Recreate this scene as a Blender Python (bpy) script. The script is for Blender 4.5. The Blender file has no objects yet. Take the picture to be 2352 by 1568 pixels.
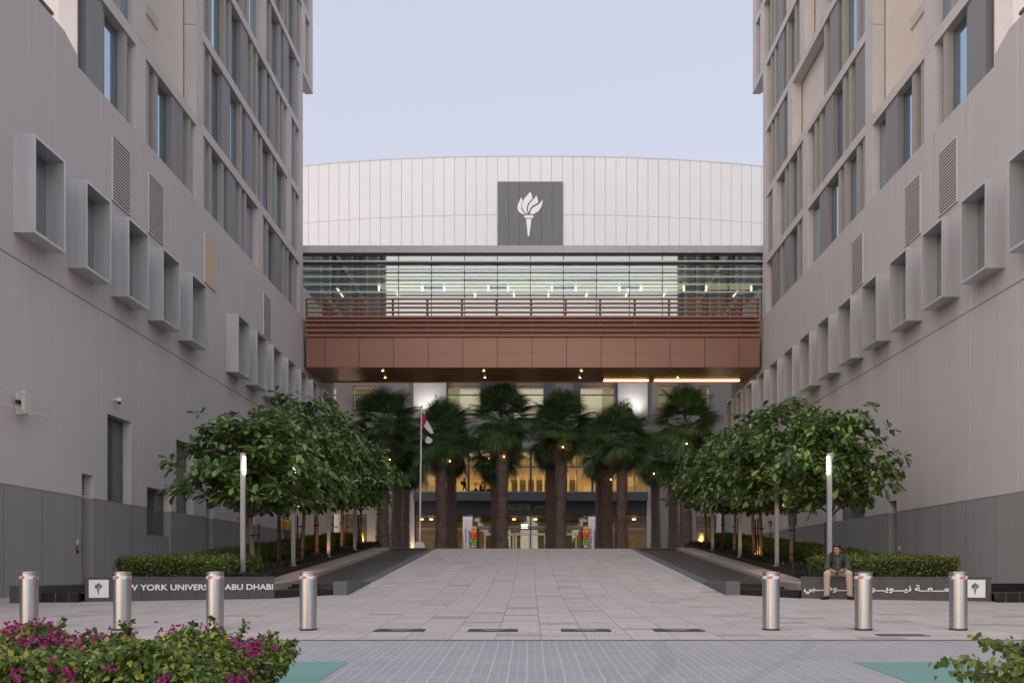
import bpy, bmesh, math, random
import numpy as np
from mathutils import Vector, Matrix, Euler
R = math.radians
sc = bpy.context.scene
C = sc.collection
# ------------------------------------------------------------------ camera, world, sun, exposure
EYE = 0.88
FPX, VPX, VPY = 1960.0, 1217.0, 1311.0          # focal length and vanishing point, in 2352-px-wide units
CAMX = -0.17
cam = bpy.data.cameras.new('camera'); camo = bpy.data.objects.new('camera', cam); C.objects.link(camo)
camo.location = (CAMX, 0, EYE); camo.rotation_euler = (R(90), 0, 0)
cam.lens = 36*FPX/2352; cam.sensor_width = 36; cam.shift_x = -(VPX-1176)/2352; cam.shift_y = (VPY-784)/2352
cam.clip_end = 2000; cam.clip_start = 0.05
sc.camera = camo
SUN_EL, SUN_AZ = 30.0, 206.0        # azimuth measured from +Y towards +X: the glow is behind the camera
w = bpy.data.worlds.new('World'); sc.world = w; w.use_nodes = True
nt = w.node_tree; nt.nodes.clear()
out = nt.nodes.new('ShaderNodeOutputWorld'); bg = nt.nodes.new('ShaderNodeBackground')
sky = nt.nodes.new('ShaderNodeTexSky'); sky.sky_type = 'NISHITA'; sky.sun_disc = False
sky.sun_elevation = R(7); sky.sun_rotation = R(SUN_AZ); sky.air_density = 1.0; sky.dust_density = 2.0; sky.ozone_density = 1.5
hs = nt.nodes.new('ShaderNodeMix'); hs.data_type = 'RGBA'; hs.inputs[0].default_value = 0.72
tcw = nt.nodes.new('ShaderNodeTexCoord'); sx_ = nt.nodes.new('ShaderNodeSeparateXYZ'); nt.links.new(tcw.outputs['Generated'], sx_.inputs[0])
ramp = nt.nodes.new('ShaderNodeValToRGB'); nt.links.new(sx_.outputs[2], ramp.inputs[0])
ramp.color_ramp.elements[0].position = .30; ramp.color_ramp.elements[0].color = (.72, .705, .81, 1)
ramp.color_ramp.elements[1].position = .85; ramp.color_ramp.elements[1].color = (.50, .62, .84, 1)
e_ = ramp.color_ramp.elements.new(.58); e_.color = (.625, .675, .82, 1)
vs_ = nt.nodes.new('ShaderNodeVectorMath'); vs_.operation = 'SCALE'; vs_.inputs['Scale'].default_value = 10.0; nt.links.new(ramp.outputs[0], vs_.inputs[0])
nt.links.new(vs_.outputs[0], hs.inputs[7])
nt.links.new(sky.outputs[0], hs.inputs[6]); nt.links.new(hs.outputs[2], bg.inputs[0])
bg.inputs[1].default_value = 0.098
nt.links.new(bg.outputs[0], out.inputs[0])
sun = bpy.data.lights.new('sun', 'SUN'); suno = bpy.data.objects.new('sun', sun); C.objects.link(suno)
sun.energy = 1.75; sun.angle = R(125); sun.color = (1.0, 0.86, 0.75)
suno.rotation_euler = Euler((R(90-SUN_EL), 0, R(180-SUN_AZ)+R(180)), 'XYZ')
_d = Vector((math.sin(R(SUN_AZ))*math.cos(R(SUN_EL)), math.cos(R(SUN_AZ))*math.cos(R(SUN_EL)), math.sin(R(SUN_EL))))
suno.rotation_euler = _d.to_track_quat('Z', 'Y').to_euler()
sc.view_settings.view_transform = 'Standard'; sc.view_settings.look = 'None'
sc.view_settings.exposure = 0.36; sc.view_settings.gamma = 1.0; sc.view_settings.use_curve_mapping = False
sc.render.engine = 'CYCLES'
sc.cycles.max_bounces = 8; sc.cycles.diffuse_bounces = 4; sc.cycles.glossy_bounces = 4
sc.cycles.transmission_bounces = 6; sc.cycles.transparent_max_bounces = 12
sc.cycles.caustics_reflective = False; sc.cycles.caustics_refractive = False
sc.cycles.sample_clamp_indirect = 4.0
try: sc.cycles.use_denoising = True
except Exception: pass
rnd = random.Random(7)
nprng = np.random.default_rng(11)
def X(xd, Y): return (xd-VPX)*Y/FPX + CAMX
def Z(yd, Y): return (VPY-yd)*Y/FPX + EYE
W = 12.72                       # half width of the forecourt
def gz(Y):                      # height of the paving along the axis
    if Y < 21.5: return 0.032*(Y-12.8)
    if Y < 42: return 0.278 + (Y-21.5)*0.0835
    return 1.99
# ------------------------------------------------------------------ materials
MATS = {}
def mat(name, col, rough=0.8, metal=0.0, var=0.0, scale=3.0, bump=0.0, bscale=None, emit=None, estr=0.0, stretch=None, spec=None, coat=0.0):
    m = bpy.data.materials.new(name); m.use_nodes = True; n = m.node_tree; b = n.nodes['Principled BSDF']
    b.inputs['Base Color'].default_value = (*col, 1); b.inputs['Roughness'].default_value = rough; b.inputs['Metallic'].default_value = metal
    if spec is not None: b.inputs['Specular IOR Level'].default_value = spec
    if coat: b.inputs['Coat Weight'].default_value = coat
    if emit: b.inputs['Emission Color'].default_value = (*emit, 1); b.inputs['Emission Strength'].default_value = estr
    if var or bump:
        tc = n.nodes.new('ShaderNodeNewGeometry'); mp = n.nodes.new('ShaderNodeMapping'); n.links.new(tc.outputs['Position'], mp.inputs[0])
        if stretch: mp.inputs['Scale'].default_value = stretch
        nz = n.nodes.new('ShaderNodeTexNoise'); nz.inputs['Scale'].default_value = scale; nz.inputs['Detail'].default_value = 6; nz.inputs['Roughness'].default_value = 0.65
        n.links.new(mp.outputs[0], nz.inputs['Vector'])
        if var:
            cr = n.nodes.new('ShaderNodeMapRange'); cr.inputs[1].default_value = 0.3; cr.inputs[2].default_value = 0.7; cr.inputs[3].default_value = 1-var; cr.inputs[4].default_value = 1+var
            n.links.new(nz.outputs[0], cr.inputs[0])
            mx = n.nodes.new('ShaderNodeVectorMath'); mx.operation = 'SCALE'; mx.inputs[0].default_value = col
            n.links.new(cr.outputs[0], mx.inputs['Scale']); n.links.new(mx.outputs[0], b.inputs['Base Color'])
        if bump:
            nz2 = n.nodes.new('ShaderNodeTexNoise'); nz2.inputs['Scale'].default_value = bscale or scale*6; nz2.inputs['Detail'].default_value = 4
            n.links.new(mp.outputs[0], nz2.inputs['Vector'])
            bp = n.nodes.new('ShaderNodeBump'); bp.inputs['Strength'].default_value = bump; bp.inputs['Distance'].default_value = 0.02
            n.links.new(nz2.outputs[0], bp.inputs['Height']); n.links.new(bp.outputs[0], b.inputs['Normal'])
    MATS[name] = m
    return m
class NB:                      # tiny helper for node maths
    def __init__(s, m): s.n = m.node_tree; s.b = s.n.nodes['Principled BSDF']
    def math(s, op, a, b=None, c=None, clamp=False):
        nd = s.n.nodes.new('ShaderNodeMath'); nd.operation = op; nd.use_clamp = clamp
        for i, v in enumerate((a, b, c)):
            if v is None: continue
            if isinstance(v, (int, float)): nd.inputs[i].default_value = v
            else: s.n.links.new(v, nd.inputs[i])
        return nd.outputs[0]
    def pos(s):
        g = s.n.nodes.new('ShaderNodeNewGeometry'); x = s.n.nodes.new('ShaderNodeSeparateXYZ'); s.n.links.new(g.outputs['Position'], x.inputs[0])
        return x.outputs[0], x.outputs[1], x.outputs[2], g.outputs['Position']
    def noise(s, vec, scale, detail=4, rough=0.6, stretch=None, w=None):
        if stretch:
            mp = s.n.nodes.new('ShaderNodeMapping'); mp.inputs['Scale'].default_value = stretch; s.n.links.new(vec, mp.inputs[0]); vec = mp.outputs[0]
        nz = s.n.nodes.new('ShaderNodeTexNoise'); nz.inputs['Scale'].default_value = scale; nz.inputs['Detail'].default_value = detail; nz.inputs['Roughness'].default_value = rough
        s.n.links.new(vec, nz.inputs['Vector']); return nz.outputs[0]
    def line(s, v, period, width, off=0.0):      # 1 on a thin line that repeats every period
        t = s.math('DIVIDE', s.math('ADD', v, -off), period); f = s.math('FRACT', s.math('ADD', t, 1000.5))
        return s.math('LESS_THAN', s.math('ABSOLUTE', s.math('SUBTRACT', f, 0.5)), width/period/2)
    def mixc(s, f, a, b):
        nd = s.n.nodes.new('ShaderNodeMix'); nd.data_type = 'RGBA'
        for i, v in ((0, f), (6, a), (7, b)):
            if isinstance(v, (int, float)): nd.inputs[i].default_value = v
            elif isinstance(v, tuple): nd.inputs[i].default_value = (*v, 1)
            else: s.n.links.new(v, nd.inputs[i])
        return nd.outputs[2]
    def scale(s, col, f):
        nd = s.n.nodes.new('ShaderNodeVectorMath'); nd.operation = 'SCALE'
        if isinstance(col, tuple): nd.inputs[0].default_value = col
        else: s.n.links.new(col, nd.inputs[0])
        s.n.links.new(f, nd.inputs['Scale']); return nd.outputs[0]
    def color(s, c): s.n.links.new(c, s.b.inputs['Base Color'])
    def bump(s, h, strength, dist=0.01):
        bp = s.n.nodes.new('ShaderNodeBump'); bp.inputs['Strength'].default_value = strength; bp.inputs['Distance'].default_value = dist
        s.n.links.new(h, bp.inputs['Height']); s.n.links.new(bp.outputs[0], s.b.inputs['Normal'])
    def voro(s, vec, scale):
        v = s.n.nodes.new('ShaderNodeTexVoronoi'); v.inputs['Scale'].default_value = scale; s.n.links.new(vec, v.inputs['Vector']); return v
def wallmat(name, col, jcol, yper, yoff, zj=None, streak=0.06):
    m = mat(name, col, 0.85); B = NB(m); x, y, z, p = B.pos()
    st = B.noise(p, 1.0, 6, 0.72, (0.2, 2.6, 0.07)); cl = B.noise(p, 0.22, 5); fn = B.noise(p, 60, 3)
    f = B.math('ADD', 1-streak*1.5-0.09, B.math('ADD', B.math('MULTIPLY', st, 3*streak), B.math('ADD', B.math('MULTIPLY', cl, 0.10), B.math('MULTIPLY', fn, 0.08))))
    c = B.scale(col, f)
    if zj is not None:       # rain streaks that run down from the ledges
        dr = B.noise(p, 1.0, 5, .7, (.2, 9.0, .12)); dm = B.math('MULTIPLY', B.math('GREATER_THAN', dr, .52), B.math('SUBTRACT', dr, .52))
        below = B.math('MAXIMUM', B.math('MULTIPLY', B.math('LESS_THAN', z, EYE+8.22), B.math('SUBTRACT', 1.0, B.math('DIVIDE', B.math('SUBTRACT', EYE+8.22, z), 3.2, clamp=True))), B.math('SUBTRACT', 1.0, B.math('DIVIDE', B.math('SUBTRACT', EYE+14.0, z), 2.6, clamp=True)))
        c = B.mixc(B.math('MULTIPLY', B.math('MULTIPLY', dm, below), 2.4, clamp=True), c, (col[0]*.62, col[1]*.60, col[2]*.60))
    warm = B.noise(p, 0.35, 3, 0.5, (1, 1, .5))
    c = B.mixc(B.math('MULTIPLY', warm, 0.22), c, (col[0]*1.12, col[1]*1.0, col[2]*0.9))
    c = B.mixc(B.line(y, yper, 0.030, yoff), c, jcol)
    if zj is not None:
        c = B.mixc(B.math('LESS_THAN', B.math('ABSOLUTE', B.math('SUBTRACT', z, zj)), 0.022), c, (col[0]*.45, col[1]*.43, col[2]*.42))
    B.color(c); B.bump(fn, 0.15, 0.004)
    return m
M = MATS
wallmat('cast_concrete', (.56, .525, .52), (.70, .63, .60), 2.43, 22.55, EYE+7.62)
wallmat('dark_granite_cladding', (.285, .28, .285), (.19, .185, .19), 1.62, 22.0, None, 0.15)
mat('tower_concrete', (.60, .555, .535), .85, var=.06, scale=.8, bump=.1, bscale=50)
mat('cream_render', (.70, .645, .59), .85, var=.04, scale=.7)
mat('fin_concrete', (.38, .365, .34), .8, var=.06, scale=1.5)
mat('grey_panel', (.25, .243, .248), .6, var=.07, scale=1.2, stretch=(1, 2, .3))
mat('aluminium_box', (.60, .605, .62), .38, .5, var=.10, scale=1.5, stretch=(3, 6, .25), bump=.02)
mat('frame_metal', (.20, .20, .205), .45, .6)
mat('dark_metal', (.03, .033, .037), .45, .3)
mat('louvre_metal', (.62, .575, .54), .6, .1)
mat('reveal_dark', (.04, .04, .04), .9)
mat('rail_brown', (.13, .07, .055), .5, .2)
mat('rust_slat', (.31, .145, .10), .55, .25, var=.08, scale=.8, stretch=(.4, 1, 3))
mat('rust_panel', (.275, .140, .102), .42, .35, var=.07, scale=.5)
mat('rust_soffit', (.33, .16, .105), .30, .5, var=.05, scale=.5)
mat('white_slat', (.62, .64, .65), .4, .2)
mat('white_fascia', (.50, .50, .51), .5, .1, var=.05, scale=.4)
mat('drum_panel', (.69, .71, .725), .5, 0, var=.025, scale=.15)
mat('drum_joint', (.47, .47, .48), .8)
mat('emblem_grey', (.145, .152, .158), .7, var=.04, scale=.6)
mat('emblem_white', (.78, .77, .76), .6)
mat('pier_stone', (.24, .235, .23), .8, var=.06, scale=.4)
mat('campus_stone', (.125, .12, .12), .8, var=.06, scale=.4)
mat('campus_dark', (.035, .042, .055), .5, .2, var=.06, scale=.5)
mat('campus_black', (.012, .012, .014), .6)
mat('room_warm', (.62, .45, .25), .8)
mat('room_cream', (.70, .62, .50), .8)
mat('room_white', (.70, .72, .68), .8)
mat('room_dark', (.10, .08, .06), .8)
mat('timber', (.30, .17, .08), .6, var=.1, scale=1)
mat('steel', (.50, .49, .48), .30, 1.0, var=.16, scale=2, stretch=(20, 20, .5), bump=.03, bscale=8)
mat('steel_dark', (.05, .05, .055), .5, .3)
mat('band_white', (.72, .73, .76), .4)
mat('band_red', (.50, .022, .03), .4)
mat('sign_granite', (.078, .075, .075), .7, var=.25, scale=60, bump=.1)
mat('sign_joint', (.03, .03, .03), .9)
mat('letter_white', (.80, .80, .80), .5, emit=(1, 1, 1), estr=0.0)
mat('pool_black', (.018, .017, .016), .3, var=.3, scale=3)
mat('kerb_stone', (.40, .34, .30), .8, var=.12, scale=4, bump=.1)
mat('border_stone', (.125, .13, .14), .75, var=.12, scale=5)
mat('soil', (.035, .026, .02), .95, var=.3, scale=8, bump=.5)
mat('post_metal', (.33, .34, .36), .4, .6)
mat('lamp_glow', (.9, .9, .9), .4, emit=(1, .93, .82), estr=5)
mat('warm_glow', (.9, .8, .6), .4, emit=(1, .58, .22), estr=14)
mat('strip_glow', (.9, .8, .6), .4, emit=(1, .60, .20), estr=5.0)
mat('pendant_glow', (.9, .8, .6), .5, emit=(1, .72, .42), estr=1.1)
mat('ceiling_glow', (.9, .9, .8), .4, emit=(1, .86, .62), estr=5.0)
mat('cool_glow', (.9, .9, .9), .4, emit=(1, .97, .92), estr=7)
mat('red_led', (.5, .01, .01), .4, emit=(1, .02, .02), estr=.8)
mat('bark', (.19, .13, .095), .9, var=.25, scale=9, bump=.5, stretch=(1, 1, .35))
mat('stake_wood', (.055, .032, .024), .85)
mat('strap_black', (.015, .015, .015), .8)
mat('palm_trunk', (.20, .145, .125), .95, var=.35, scale=7, bump=.6)
mat('flag_red', (.34, .012, .03), .8); mat('flag_white', (.62, .60, .62), .8); mat('flag_green', (.02, .11, .05), .8); mat('flag_black', (.006, .006, .007), .8)
mat('pole_white', (.72, .70, .70), .4)
mat('base_white', (.66, .63, .60), .7, var=.04, scale=3)
mat('banner_cloth', (.62, .58, .60), .85, var=.04, scale=3)
mat('banner_purple', (.10, .02, .14), .8)
mat('skin', (.42, .21, .135), .5); mat('skin_dark', (.10, .05, .035), .6)
mat('hair_black', (.006, .005, .006), .5)
mat('shirt_green', (.062, .080, .064), .9, var=.12, scale=20, bump=.2)
mat('chino', (.50, .40, .31), .9, var=.07, scale=18, bump=.25, bscale=25)
mat('shoe_black', (.012, .012, .014), .5); mat('shoe_sole', (.16, .04, .03), .7)
mat('bag_black', (.010, .010, .013), .7, bump=.2, bscale=60)
mat('shirt_yellow', (.45, .27, .02), .85); mat('trouser_grey', (.11, .11, .115), .9)
mat('cloth_dark', (.02, .018, .018), .9); mat('cloth_maroon', (.08, .012, .015), .9); mat('cloth_white', (.6, .58, .55), .9); mat('cloth_teal', (.03, .18, .18), .9)
mat('button_white', (.8, .8, .75), .4); mat('phone_black', (.01, .01, .012), .2); mat('phone_screen', (.03, .035, .045), .45, emit=(.6, .75, 1), estr=.05)
mat('eye_white', (.7, .68, .65), .3)
mat('lip', (.22, .08, .06), .6)
mat('balloon_orange', (.75, .28, .04), .35); mat('balloon_red', (.65, .07, .02), .35); mat('balloon_green', (.12, .36, .05), .35); mat('balloon_dgreen', (.02, .16, .07), .35); mat('balloon_teal', (.01, .25, .26), .35); mat('balloon_white', (.6, .62, .6), .4)
mat('cover_metal', (.07, .085, .105), .35, .7, var=.2, scale=8)
mat('grate_metal', (.06, .065, .07), .6, .4)
mat('concrete_light', (.45, .44, .43), .8)
mat('louvre_glow', (.3, .2, .1), .8, emit=(1, .6, .22), estr=.16)
mat('far_ground', (.16, .155, .15), .9, var=.1, scale=.5)
mat('plastic_white', (.7, .7, .7), .4)
def glassmat(name, tint, refl, fac, rough=0.02, tr=None):
    m = bpy.data.materials.new(name); m.use_nodes = True; n = m.node_tree; n.nodes.clear()
    o = n.nodes.new('ShaderNodeOutputMaterial'); mx = n.nodes.new('ShaderNodeMixShader')
    t = n.nodes.new('ShaderNodeBsdfTransparent'); t.inputs[0].default_value = (*tint, 1)
    g = n.nodes.new('ShaderNodeBsdfGlossy'); g.inputs[0].default_value = (*refl, 1); g.inputs['Roughness'].default_value = rough
    lw = n.nodes.new('ShaderNodeLayerWeight'); lw.inputs[0].default_value = 0.25
    mr = n.nodes.new('ShaderNodeMapRange'); mr.inputs[3].default_value = fac; mr.inputs[4].default_value = min(1, fac+.6)
    n.links.new(lw.outputs['Fresnel'], mr.inputs[0]); n.links.new(mr.outputs[0], mx.inputs[0])
    n.links.new(t.outputs[0], mx.inputs[1]); n.links.new(g.outputs[0], mx.inputs[2]); n.links.new(mx.outputs[0], o.inputs[0])
    MATS[name] = m
glassmat('glass_bridge', (.62, .70, .68), (.70, .78, .77), .40)
glassmat('glass_campus', (.80, .82, .72), (.75, .80, .82), .10)
def coatedglass(name, body, refl, f0, f1):
    """opaque-looking coated pane: dark room behind, sky and neighbours mirrored"""
    m = bpy.data.materials.new(name); m.use_nodes = True; n = m.node_tree; b = n.nodes['Principled BSDF']; b.inputs['Base Color'].default_value = (*body, 1); b.inputs['Roughness'].default_value = .3
    g = n.nodes.new('ShaderNodeBsdfGlossy'); g.inputs[0].default_value = (*refl, 1); g.inputs['Roughness'].default_value = .015
    lw = n.nodes.new('ShaderNodeLayerWeight'); lw.inputs[0].default_value = .35; mr = n.nodes.new('ShaderNodeMapRange'); mr.inputs[3].default_value = f0; mr.inputs[4].default_value = f1
    mx = n.nodes.new('ShaderNodeMixShader'); n.links.new(lw.outputs['Facing'], mr.inputs[0]); n.links.new(mr.outputs[0], mx.inputs[0]); n.links.new(b.outputs[0], mx.inputs[1]); n.links.new(g.outputs[0], mx.inputs[2]); n.links.new(mx.outputs[0], n.nodes['Material Output'].inputs[0])
    MATS[name] = m
coatedglass('glass_tower', (.014, .032, .030), (.66, .84, 1.0), .22, 1.0)
mat('glass_dark', (.015, .032, .032), .05, 0.0, spec=.8)
mat('glass_window', (.115, .135, .135), .12, 0.0, spec=.7)
def leafmat(name, c1, c2, c3, rough=.45, trans=.25):
    m = bpy.data.materials.new(name); m.use_nodes = True; n = m.node_tree; b = n.nodes['Principled BSDF']
    g = n.nodes.new('ShaderNodeNewGeometry'); r = n.nodes.new('ShaderNodeValToRGB'); n.links.new(g.outputs['Random Per Island'], r.inputs[0])
    r.color_ramp.elements[0].color = (*c1, 1); r.color_ramp.elements[1].color = (*c3, 1); e = r.color_ramp.elements.new(.55); e.color = (*c2, 1)
    b.inputs['Roughness'].default_value = rough; n.links.new(r.outputs[0], b.inputs['Base Color'])
    t = n.nodes.new('ShaderNodeBsdfTranslucent'); n.links.new(r.outputs[0], t.inputs[0]); mx = n.nodes.new('ShaderNodeMixShader'); mx.inputs[0].default_value = trans
    o = n.nodes['Material Output']; n.links.new(b.outputs[0], mx.inputs[1]); n.links.new(t.outputs[0], mx.inputs[2]); n.links.new(mx.outputs[0], o.inputs[0])
    MATS[name] = m
leafmat('almond_leaf', (.034, .085, .022), (.090, .17, .044), (.30, .36, .09), .34, .2)
leafmat('palm_leaf', (.045, .11, .042), (.10, .20, .075), (.20, .31, .12), .42, .2)
leafmat('palm_dead', (.045, .035, .018), (.07, .048, .024), (.12, .075, .035), .8, .1)
leafmat('hedge_leaf', (.045, .085, .012), (.11, .165, .024), (.26, .28, .06), .5, .25)
leafmat('bougain_leaf', (.045, .095, .018), (.095, .165, .030), (.40, .38, .06), .45, .3)
leafmat('bougain_bract', (.26, .008, .11), (.42, .014, .20), (.54, .05, .31), .6, .3)
leafmat('grass_leaf', (.022, .035, .016), (.04, .055, .028), (.09, .075, .05), .6, .15)
leafmat('dry_leaf', (.12, .07, .03), (.2, .15, .06), (.3, .25, .1), .8, .2)
# plaza pavers
def pavers():
    m = mat('plaza_paver', (.4, .35, .34), .75); B = NB(m); x, y, z, p = B.pos()
    wob = B.math('MULTIPLY', B.noise(p, .6, 3), 0.03)
    xx = B.math('ADD', x, wob)
    col = B.math('FLOOR', B.math('DIVIDE', xx, .62))
    yo = B.math('MULTIPLY', B.math('FRACT', B.math('MULTIPLY', col, .413)), 0.3)
    yy = B.math('ADD', y, yo)
    row = B.math('FLOOR', B.math('DIVIDE', yy, .31))
    comb = B.n.nodes.new('ShaderNodeCombineXYZ'); B.n.links.new(col, comb.inputs[0]); B.n.links.new(row, comb.inputs[1])
    wn = B.n.nodes.new('ShaderNodeTexWhiteNoise'); wn.noise_dimensions = '2D'; B.n.links.new(comb.outputs[0], wn.inputs[0])
    f = B.math('ADD', .90, B.math('MULTIPLY', wn.outputs[0], .16))
    big = B.noise(p, .25, 4); fine = B.noise(p, 25, 4)
    f = B.math('ADD', f, B.math('ADD', B.math('MULTIPLY', big, .22), B.math('MULTIPLY', fine, .14)))
    f = B.math('SUBTRACT', f, .17)
    c = B.scale((.50, .438, .412), f)
    # a few replaced darker slabs
    dk = B.math('GREATER_THAN', wn.outputs[0], .968)
    c = B.mixc(B.math('MULTIPLY', dk, .5), c, (.20, .15, .14))
    jy = B.line(yy, .31, .012); jx = B.line(xx, .62, .018)
    jn = B.math('GREATER_THAN', B.noise(p, 1.3, 3), .5)
    c = B.mixc(B.math('MULTIPLY', jy, B.math('MULTIPLY_ADD', jn, .35, .10)), c, (.14, .11, .11))
    c = B.mixc(B.math('MULTIPLY', jx, .60), c, (.14, .115, .115))
    xh = B.line(B.math('ADD', xx, .155), .31, .02); alt = B.math('GREATER_THAN', B.math('FRACT', B.math('MULTIPLY', row, .37)), .72)
    c = B.mixc(B.math('MULTIPLY', B.math('MULTIPLY', xh, alt), .4), c, (.14, .11, .11))
    spot = B.math('GREATER_THAN', B.noise(p, 7.0, 4, .7), .74); c = B.mixc(B.math('MULTIPLY', spot, .35), c, (.2, .17, .17))
    st = B.math('GREATER_THAN', B.noise(p, .9, 5, .7), .60)
    c = B.mixc(B.math('MULTIPLY', st, .12), c, (.2, .17, .17))
    B.color(c); B.bump(fine, .15, .004)
pavers()
def roadpavers():
    m = mat('road_paver', (.3, .3, .32), .7); B = NB(m); x, y, z, p = B.pos()
    wob = B.math('MULTIPLY', B.noise(p, 1.2, 3), 0.035); xx = B.math('ADD', x, wob); yy = B.math('ADD', y, B.math('MULTIPLY', B.noise(p, 1.0, 2), .02))
    col = B.math('FLOOR', B.math('DIVIDE', xx, .186)); row = B.math('FLOOR', B.math('DIVIDE', yy, .095))
    comb = B.n.nodes.new('ShaderNodeCombineXYZ'); B.n.links.new(col, comb.inputs[0]); B.n.links.new(row, comb.inputs[1])
    wn = B.n.nodes.new('ShaderNodeTexWhiteNoise'); wn.noise_dimensions = '2D'; B.n.links.new(comb.outputs[0], wn.inputs[0])
    big = B.noise(p, .5, 5, .6); fine = B.noise(p, 40, 4); tr = B.noise(p, 1.0, 3, .5, (.25, 3, 1))
    f = B.math('ADD', .66, B.math('ADD', B.math('MULTIPLY', wn.outputs[0], .12), B.math('ADD', B.math('MULTIPLY', big, .30), B.math('MULTIPLY', fine, .16))))
    f = B.math('ADD', f, B.math('MULTIPLY', tr, .12))
    c = B.mixc(big, (.30, .305, .33), (.36, .34, .335)); c = B.scale(c, f)
    jx = B.line(xx, .186, .015); jh = B.line(B.math('ADD', xx, .093), .186, .013)
    alt = B.math('LESS_THAN', B.math('FRACT', B.math('MULTIPLY', row, .5)), .3)
    jy = B.line(yy, .095, .008)
    jj = B.math('MAXIMUM', jx, B.math('MULTIPLY', jh, alt))
    c = B.mixc(B.math('MULTIPLY', jj, .72), c, (.56, .50, .46))
    c = B.mixc(B.math('MULTIPLY', jy, .30), c, (.50, .46, .44))
    dx = B.math('ADD', x, B.math('MULTIPLY', y, -.55)); tm = B.math('ADD', B.line(B.math('ADD', dx, B.math('MULTIPLY', B.math('SINE', B.math('MULTIPLY', y, .6)), .8)), 5.3, .20, 1.0), B.line(B.math('ADD', x, B.math('MULTIPLY', B.math('SINE', B.math('MULTIPLY', y, .35)), 1.6)), 7.1, .17, 2.4), clamp=True)
    c = B.mixc(B.math('MULTIPLY', B.math('MULTIPLY', tm, B.noise(p, 2.2, 5, .8)), .30), c, (.12, .12, .13))
    sp = B.math('GREATER_THAN', B.noise(p, 1.6, 6, .75), .66); c = B.mixc(B.math('MULTIPLY', sp, .22), c, (.15, .15, .16))
    B.color(c); B.bump(fine, .15, .004)
roadpavers()
def tealpaint():
    m = mat('teal_paint', (.09, .27, .23), .6); B = NB(m); x, y, z, p = B.pos()
    f = B.math('ADD', .82, B.math('ADD', B.math('MULTIPLY', B.noise(p, 1.5, 5), .2), B.math('MULTIPLY', B.noise(p, 40, 4), .16)))
    B.color(B.scale((.165, .31, .27), f))
tealpaint()
def water():
    coatedglass('channel_water', (.030, .020, .014), (.8, .8, .8), .04, .42); m = M['channel_water']; B = NB(m); x, y, z, p = B.pos()
    n1 = B.noise(p, 6, 4, .6, (1, 3.0, 1)); bp = B.n.nodes.new('ShaderNodeBump'); bp.inputs['Strength'].default_value = .9; bp.inputs['Distance'].default_value = .06; B.n.links.new(n1, bp.inputs['Height'])
    for nd in B.n.nodes:
        if nd.type in ('BSDF_GLOSSY', 'BSDF_PRINCIPLED'): B.n.links.new(bp.outputs[0], nd.inputs['Normal'])
water()

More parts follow.
